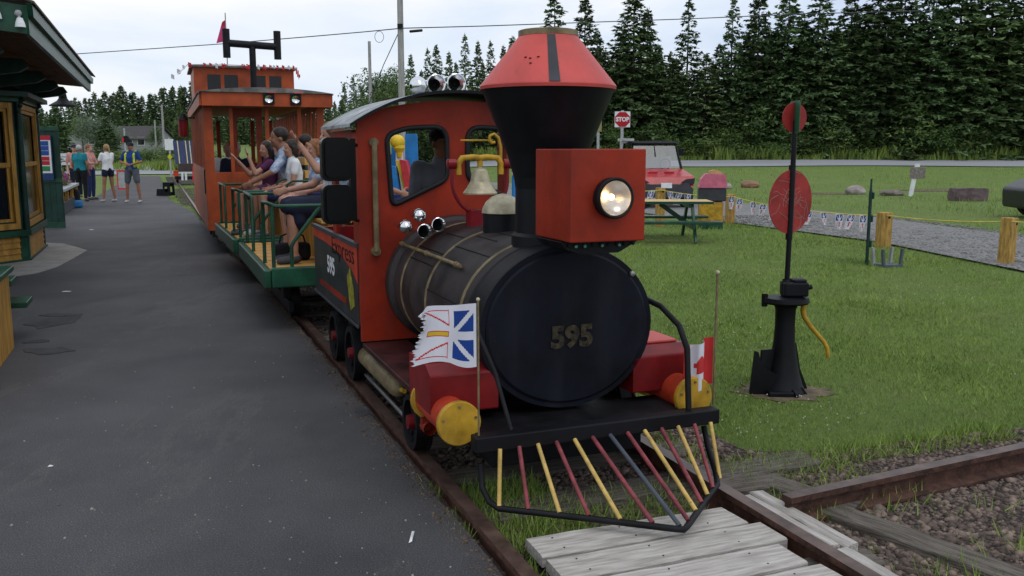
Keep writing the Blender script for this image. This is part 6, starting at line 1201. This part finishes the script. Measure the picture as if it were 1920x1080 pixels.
def dface(s_, g):
    mb = MB(); mb.lathe([(.0, -.03), (.24, -.03), (.24, 0), (.0, 0)], (.1, 0, 2.3), 'y', 20); mb.build('dark_disc', M['iron'], s_); mb = MB(); mb.box((-.16, -.05, 2.1), (-.04, -.035, 2.4)); mb.build('red_white_plate', M['fred'], s_)
sign_post('sign post with a dark round disc and a red strip before the bungalow', 236, 300, 62, 3.0, dface)
# ---------------------------------------------------------------- trees
def spruce_tris(seed, H=12.0, RR=2.6, dens=1.0, low=False, ragged=.25):
    r = np.random.RandomState(seed); T = []
    z = H * .06; ph = r.uniform(0, 6); step = .46 if not low else .7
    while z < H * .985:
        f = 1 - z / H; Lmax = RR * (f ** .82) * (1 - .35 * max(0, .25 - z / H) / .25) + .12; nbr = int((9 if not low else 7) * dens + 4 * f); ph += .9
        for b in range(nbr):
            if r.rand() < ragged * .5: continue
            a = ph + 2 * PI * b / nbr + r.normal(0, .25); L_ = Lmax * r.uniform(.62, 1.12) * (1.25 if r.rand() < .1 else 1); dz = r.uniform(-.22, .22)
            ca, sa = math.cos(a), math.sin(a); n = max(3, int(L_ / (.19 if not low else .36) * dens))
            n = int(n * 1.7); q = np.sqrt(r.uniform(.02, 1, n * 2)); rad = q * L_; side = r.normal(0, .14, n * 2) * (.35 + .9 * L_ * q * (1.25 - q)); drop = -.24 * rad - .10 * rad * q + .22 * L_ * q ** 3 * (1 if f < .5 else .6)
            P = np.stack([ca * rad - sa * side, sa * rad + ca * side, z + dz + drop + r.normal(0, .035, n * 2)], 1)
            sz = (.205 if not low else .38) * r.uniform(.6, 1.35, n * 2)[:, None] * (.55 + .45 * min(1, L_ / 1.2))
            d1 = np.stack([ca + r.normal(0, .5, n * 2), sa + r.normal(0, .5, n * 2), r.normal(-.25, .3, n * 2)], 1); d2 = np.stack([-sa + r.normal(0, .5, n * 2), ca + r.normal(0, .5, n * 2), r.normal(0, .35, n * 2)], 1)
            d1 /= np.linalg.norm(d1, axis=1)[:, None]; d2 /= np.linalg.norm(d2, axis=1)[:, None]
            T.append(np.stack([P - d2 * sz * .8, P + d2 * sz * .8, P + d1 * sz * 1.5], 1))
        z += step * r.uniform(.75, 1.15) * (.45 + .6 * f)
    n = 14; zz = H * r.uniform(.93, 1.0, n); P = np.stack([r.normal(0, .05, n), r.normal(0, .05, n), zz], 1); T.append(np.stack([P, P + r.normal(0, .07, (n, 3)), P + np.array([0, 0, .3]) + r.normal(0, .05, (n, 3))], 1))
    return np.concatenate(T)
def trunk_mesh(H, r0, seed, lean=.0, limbs=0):
    rr = random.Random(seed); mb = MB(); pts = [(lean * H * k / 8 + rr.uniform(-.02, .02) * H * .1, rr.uniform(-.02, .02) * H * .1, H * k / 8) for k in range(9)]; pts[0] = (0, 0, -.3)
    mb.tube(pts, [r0 * (1 - .93 * k / 8) for k in range(9)], 7)
    for k in range(limbs):
        p = Vector(pts[2 + k % 5]); a = rr.uniform(0, 6.3); L_ = H * rr.uniform(.18, .3); mb.tube([p, p + Vector((math.cos(a) * L_ * .5, math.sin(a) * L_ * .5, L_ * .5)), p + Vector((math.cos(a) * L_, math.sin(a) * L_, L_ * 1.1))], [r0 * .4, r0 * .25, .01], 5)
    return mb.mesh('trunk', M['bark'])
SPV = []
for i, (RR, dn, rg) in enumerate(((3.0, 1.0, .15), (2.6, .95, .3), (3.3, 1.05, .1), (2.3, .85, .45), (3.1, .95, .25), (3.5, 1.0, .2), (2.6, .9, .4))): SPV.append((tri_mesh('crown', spruce_tris(20 + i, 12, RR, dn, False, rg), M['spruce']), trunk_mesh(11.8, .17, i)))
LOW = [(tri_mesh('crown', spruce_tris(50 + i, 12, RR, .9, True, .2), M['spruce']), trunk_mesh(11.6, .18, 9 + i)) for i, RR in enumerate((2.7, 3.2, 2.4))]
def dec_tris(seed, n, leaf, RX_=2.4, RZ_=3.4, zc=5.2): return leafball(n, (RX_, RX_, RZ_), leaf, seed, .6, 30, (0, 0, zc))
DEC = [(tri_mesh('crown', dec_tris(70 + i, 5200, .17), M['leaf']), trunk_mesh(7, .14, 30 + i, 0, 6)) for i in range(3)]
WIL = (tri_mesh('crown', dec_tris(80, 5200, .18, 3.0, 3.0, 4.6), M['willow']), trunk_mesh(6, .2, 40, 0, 6))
rt = random.Random(21)
def tree(kind, px, topy, Y, label, group=None, hbase=12.0, name='spruce_tree', widen=1.0, X=None):
    Y = max(Y, 69.8) if px > 900 else Y; p = atY(px, topy, Y); g = ground_z(p.x, Y); h = (p.z - g) / (hbase * .99)
    t = thing(name, label, 'tree', (p.x, Y, g - .05), rt.uniform(0, 6.28), group); k = h * rt.uniform(.92, 1.15) * widen; t.scale = (k, k, h)
    for nm, me in zip(('crown', 'trunk'), kind): o = bpy.data.objects.new(nm, me); COL.objects.link(o); o.parent = t
    return t
# skyline spruces of the wood on the right
G1 = 'dark spruces standing in the wood beyond the road'
TL = {1040: 'tall open crowned spruce directly behind the top of the chimney', 1098: 'slim spruce just right of the chimney top, sky on both sides', 1190: 'broad tall spruce above the STOP sign, cut by the picture top', 1292: 'slender spruce standing alone against the sky right of the broad one above the STOP sign',
      1376: 'thin spruce against the sky left of the switch stand targets', 1425: 'tall spruce rising just left of the top switch target', 1482: 'tall spruce right above the top switch target', 1870: 'very tall spruce near the right edge above the dark car', 1755: 'tall spruce directly above the plaque sign and purple slab', 1600: 'tall spruce above the pale boulder in the middle of the wood'}
for (px, ty, Y, v, w_) in ((1040, -12, 66, 3, .95), (1098, -6, 69, 1, .85), (1190, -14, 67, 4, 1.0), (1292, 2, 70, 3, .8), (1376, -4, 69, 3, .75), (1425, -18, 66, 1, .95), (1482, -30, 69, 0, .95), (1540, -36, 67, 4, 1), (1600, -30, 71, 1, .9), (1655, -50, 68, 2, .95), (1700, -36, 72, 0, .9), (1755, -46, 67, 4, 1), (1810, -75, 69, 2, 1), (1870, -90, 66, 0, 1.05), (1930, -80, 68, 4, 1), (1990, -70, 70, 2, 1),
                           (1065, 90, 65, 0, 1), (1135, 96, 64, 2, .9), (1165, 60, 72, 4, .9), (1235, 86, 65, 0, .95), (1262, 110, 69, 2, .9), (1325, 100, 65, 4, .95), (1350, 84, 72, 0, .9), (1400, 70, 65, 2, .9), (1455, 60, 65, 0, .9), (1510, 40, 64.5, 2, 1), (1570, 50, 65, 4, .9), (1625, 60, 64.5, 0, 1.0), (1690, 80, 65, 2, .85), (1835, 40, 64.5, 4, 1), (1900, 60, 64, 2, 1),
                           (1015, 60, 72, 4, .9), (985, 70, 74, 1, .9), (962, 72, 70, 1, .8), (1215, 20, 76, 1, .9), (1120, 60, 77, 1, .9)):
    tree(SPV[v], px, ty, Y, TL.get(px, 'dark green spruce standing close packed in the wood beyond the far road'), G1, widen=w_ * 1.22)
G5 = 'shorter spruces at the front edge of the wood beyond the road'
for k in range(30):
    px = 1120 + k * 28 + rt.uniform(-13, 13); tree(SPV[(k * 3 + 5) % 7], px, rt.uniform(105, 205), rt.uniform(65.2, 68.5) + 3.5, 'shorter green spruce at the front edge of the wood beyond the road', G5, widen=rt.uniform(1.1, 1.6))
G2 = 'spruces filling the depth of the wood beyond the road'
for k in range(46):
    px = 940 + k * 24 + rt.uniform(-10, 10); Y = rt.uniform(75, 92); ty = (rt.uniform(95, 150) if px < 1400 else rt.uniform(15, 80)) + (30 if px < 1010 else 0)
    tree(SPV[k % 7], px, ty, Y, 'shaded spruce deeper inside the wood beyond the far road', G2)
G3 = 'mixed trees left of the chimney beyond the road'
for (px, ty, Y, v) in ((645, 158, 70, 1), (662, 142, 74, 3), (680, 168, 68, 0), (770, 104, 72, 1), (802, 92, 70, 3), (818, 84, 73, 4), (842, 100, 71, 1), (872, 66, 70, 3), (896, 80, 75, 1), (920, 78, 72, 3), (944, 88, 74, 1), (627, 190, 76, 3), (855, 118, 66, 0), (905, 120, 67, 2), (790, 134, 66, 2)):
    tree(SPV[v], px, ty, Y, 'thin topped spruce in the tree line between caboose and chimney', G3, widen=.72)
for (px, ty, Y, v) in ((705, 122, 68, 0), (735, 124, 70, 1), (750, 132, 66, 2), (668, 180, 64, 1), (720, 160, 63, 2), (640, 205, 66, 0), (780, 160, 64, 1), (825, 165, 64, 0), (870, 160, 65, 2)):
    tree(DEC[v], px, ty, Y, 'leafy mid green tree in the tree line behind the engine cab', 'leafy trees behind the engine cab', 8.2, 'leafy_tree')
# wooded hill on the left
G4 = 'spruces on the wooded hill at the far left'
sk_ = [(40, 215), (80, 205), (118, 196), (150, 183), (185, 176), (215, 168), (240, 166), (262, 182), (280, 178), (300, 170), (325, 160), (350, 156), (380, 165), (420, 170), (480, 176), (540, 182), (590, 184), (640, 188)]
def skl(px):
    for (a, b), (c, d) in zip(sk_, sk_[1:]):
        if a <= px <= c: return b + (d - b) * (px - a) / (c - a)
    return 190
for k in range(76):
    px = 45 + k * 8 + rt.uniform(-4, 4); tree(LOW[k % 3], px, skl(px) + rt.uniform(-8, 10), rt.uniform(165, 190), 'distant dark spruce on the skyline of the wooded hill', G4, widen=.9)
for k in range(58):
    px = 55 + k * 10 + rt.uniform(-5, 5); tree(LOW[k % 3], px, skl(px) + rt.uniform(26, 60), rt.uniform(130, 158), 'dark spruce on the slope of the wooded hill', 'spruces lower down on the wooded hill', widen=1.0)
for k in range(16):
    px = 50 + k * 20 + rt.uniform(-6, 6)
    if 215 < px < 310: continue
    tree(DEC[k % 3] if k % 2 else SPV[k % 5], px, rt.uniform(214, 240), rt.uniform(98, 122), 'green tree at the foot of the wooded hill behind the houses', 'trees at the foot of the wooded hill', 8.2 if k % 2 else 12.0, 'leafy_tree' if k % 2 else 'spruce_tree', 1.2)
tree(SPV[2], 103, 200, 72, 'broad dark spruce behind the green notice wall', None, widen=1.35); tree(SPV[0], 78, 210, 60, 'dark spruce partly hidden by the bay window', None, widen=1.3)
tree(SPV[2], 197, 222, 88, 'stout dark spruce standing left of the bungalow', None, widen=1.5)
tree(WIL, 176, 210, 95, 'pale grey green willow rising behind the small gabled house', None, 7.4, 'leafy_tree', 1.1); tree(WIL, 215, 232, 99, 'pale willow partly behind the stout dark spruce', None, 7.4, 'leafy_tree', .9); tree(DEC[1], 290, 236, 104, 'bright green tree beyond the bungalow roof', None, 8.2, 'leafy_tree')
# shrubs along the edge of the wood, pale leaning trunk, weeds
SHR = [tri_mesh('foliage', leafball(2600, (1.15, 1.15, .95), .085, 90 + i, .7, 20, (0, 0, .95)), mat('shrub_leaves', (.13, .20, .05), .75, col2=(.06, .11, .028), scale=1.2, obrand=.25)) for i in range(3)]
def shrub(px, Y, sc_, sz_, label, group=None, v=0, X=None):
    p = atY(px, 300, Y); g = ground_z(p.x, Y); t = thing('shrub', label, 'shrub', (p.x, Y, g), rt.uniform(0, 6.28), group); t.scale = (sc_, sc_, sz_)
    o = bpy.data.objects.new('foliage', SHR[v]); COL.objects.link(o); o.parent = t; mb = MB(); mb.tube([(0, 0, 0), (.05, 0, .8)], [.05, .02], 6); mb.build('stem', M['bark'], t)
for i in range(38):
    px = 1130 + i * 23 + rt.uniform(-9, 9); shrub(px, rt.uniform(67.6, 69.0), rt.uniform(1.0, 1.9), rt.uniform(.7, 1.5), 'low green bush at the foot of the spruce wood beyond the road', 'bushes along the foot of the wood', i % 3)
shrub(1695, 68.6, 2.8, 2.5, 'big light green bush standing out before the dark wood on the right', None, 1); shrub(1585, 68.4, 2.2, 1.7, 'broad green bush left of the big light green bush', None, 2); shrub(1400, 68.4, 1.8, 2.4, 'tall bushy shrub before the wood left of the switch targets', None, 0)
for i, (px, Y, sc_) in enumerate(((250, 80, 1.6), (285, 82, 1.8), (345, 74, 2.0), (360, 84, 2.6), (320, 88, 1.8), (218, 78, 1.5), (120, 66, 1.8), (190, 76, 1.5), (150, 70, 1.4))): shrub(px, Y, sc_, .75, 'green bush among the gardens by the far road', 'bushes by the gardens across the far road', i % 3)
lt = thing('leaning_trunk', 'pale bare trunk leaning out of the wood at the far right', 'tree', (atY(1800, 300, 69).x, 69, ground_z(30, 69)), 0)
q0 = lt.location; pa = [atY(1802, 300, 69), atY(1797, 270, 69.2), atY(1788, 240, 69.4), atY(1778, 215, 69.8)]; mb = MB(q0); mb.tube(pa, [.16, .13, .10, .05], 7); mb.tube([pa[2], atY(1760, 225, 69.5)], [.06, .03], 6); mb.build('trunk', mat('pale_bark', (.26, .23, .17), .9), lt)
x = np.random.uniform(-26, 52, 9000); y = 66.8 + np.abs(np.random.normal(0, 1.1, 9000)); s, t = st_of(x, y)
scatter_mesh('tall_weeds', M['weed'], [(-.16, 0, 0), (.16, 0, 0), (.15, .05, 1)], [(0, 1, 2)], np.stack([x, y, [ground_z(a, b) for a, b in zip(x, y)]], 1), (.40 + .50 * np.random.rand(9000) * (1 + np.sin(x * 1.1) * np.sin(x * .37))), tilt=.2)
x = np.random.uniform(-48, -14, 7000); y = np.random.uniform(67, 84, 7000); scatter_mesh('far_meadow_grass', M['weed'], [(-.08, 0, 0), (.08, 0, 0), (.12, .05, 1)], [(0, 1, 2)], np.stack([x, y, [ground_z(a, b) for a, b in zip(x, y)]], 1), np.random.uniform(.25, .7, 7000), tilt=.3)
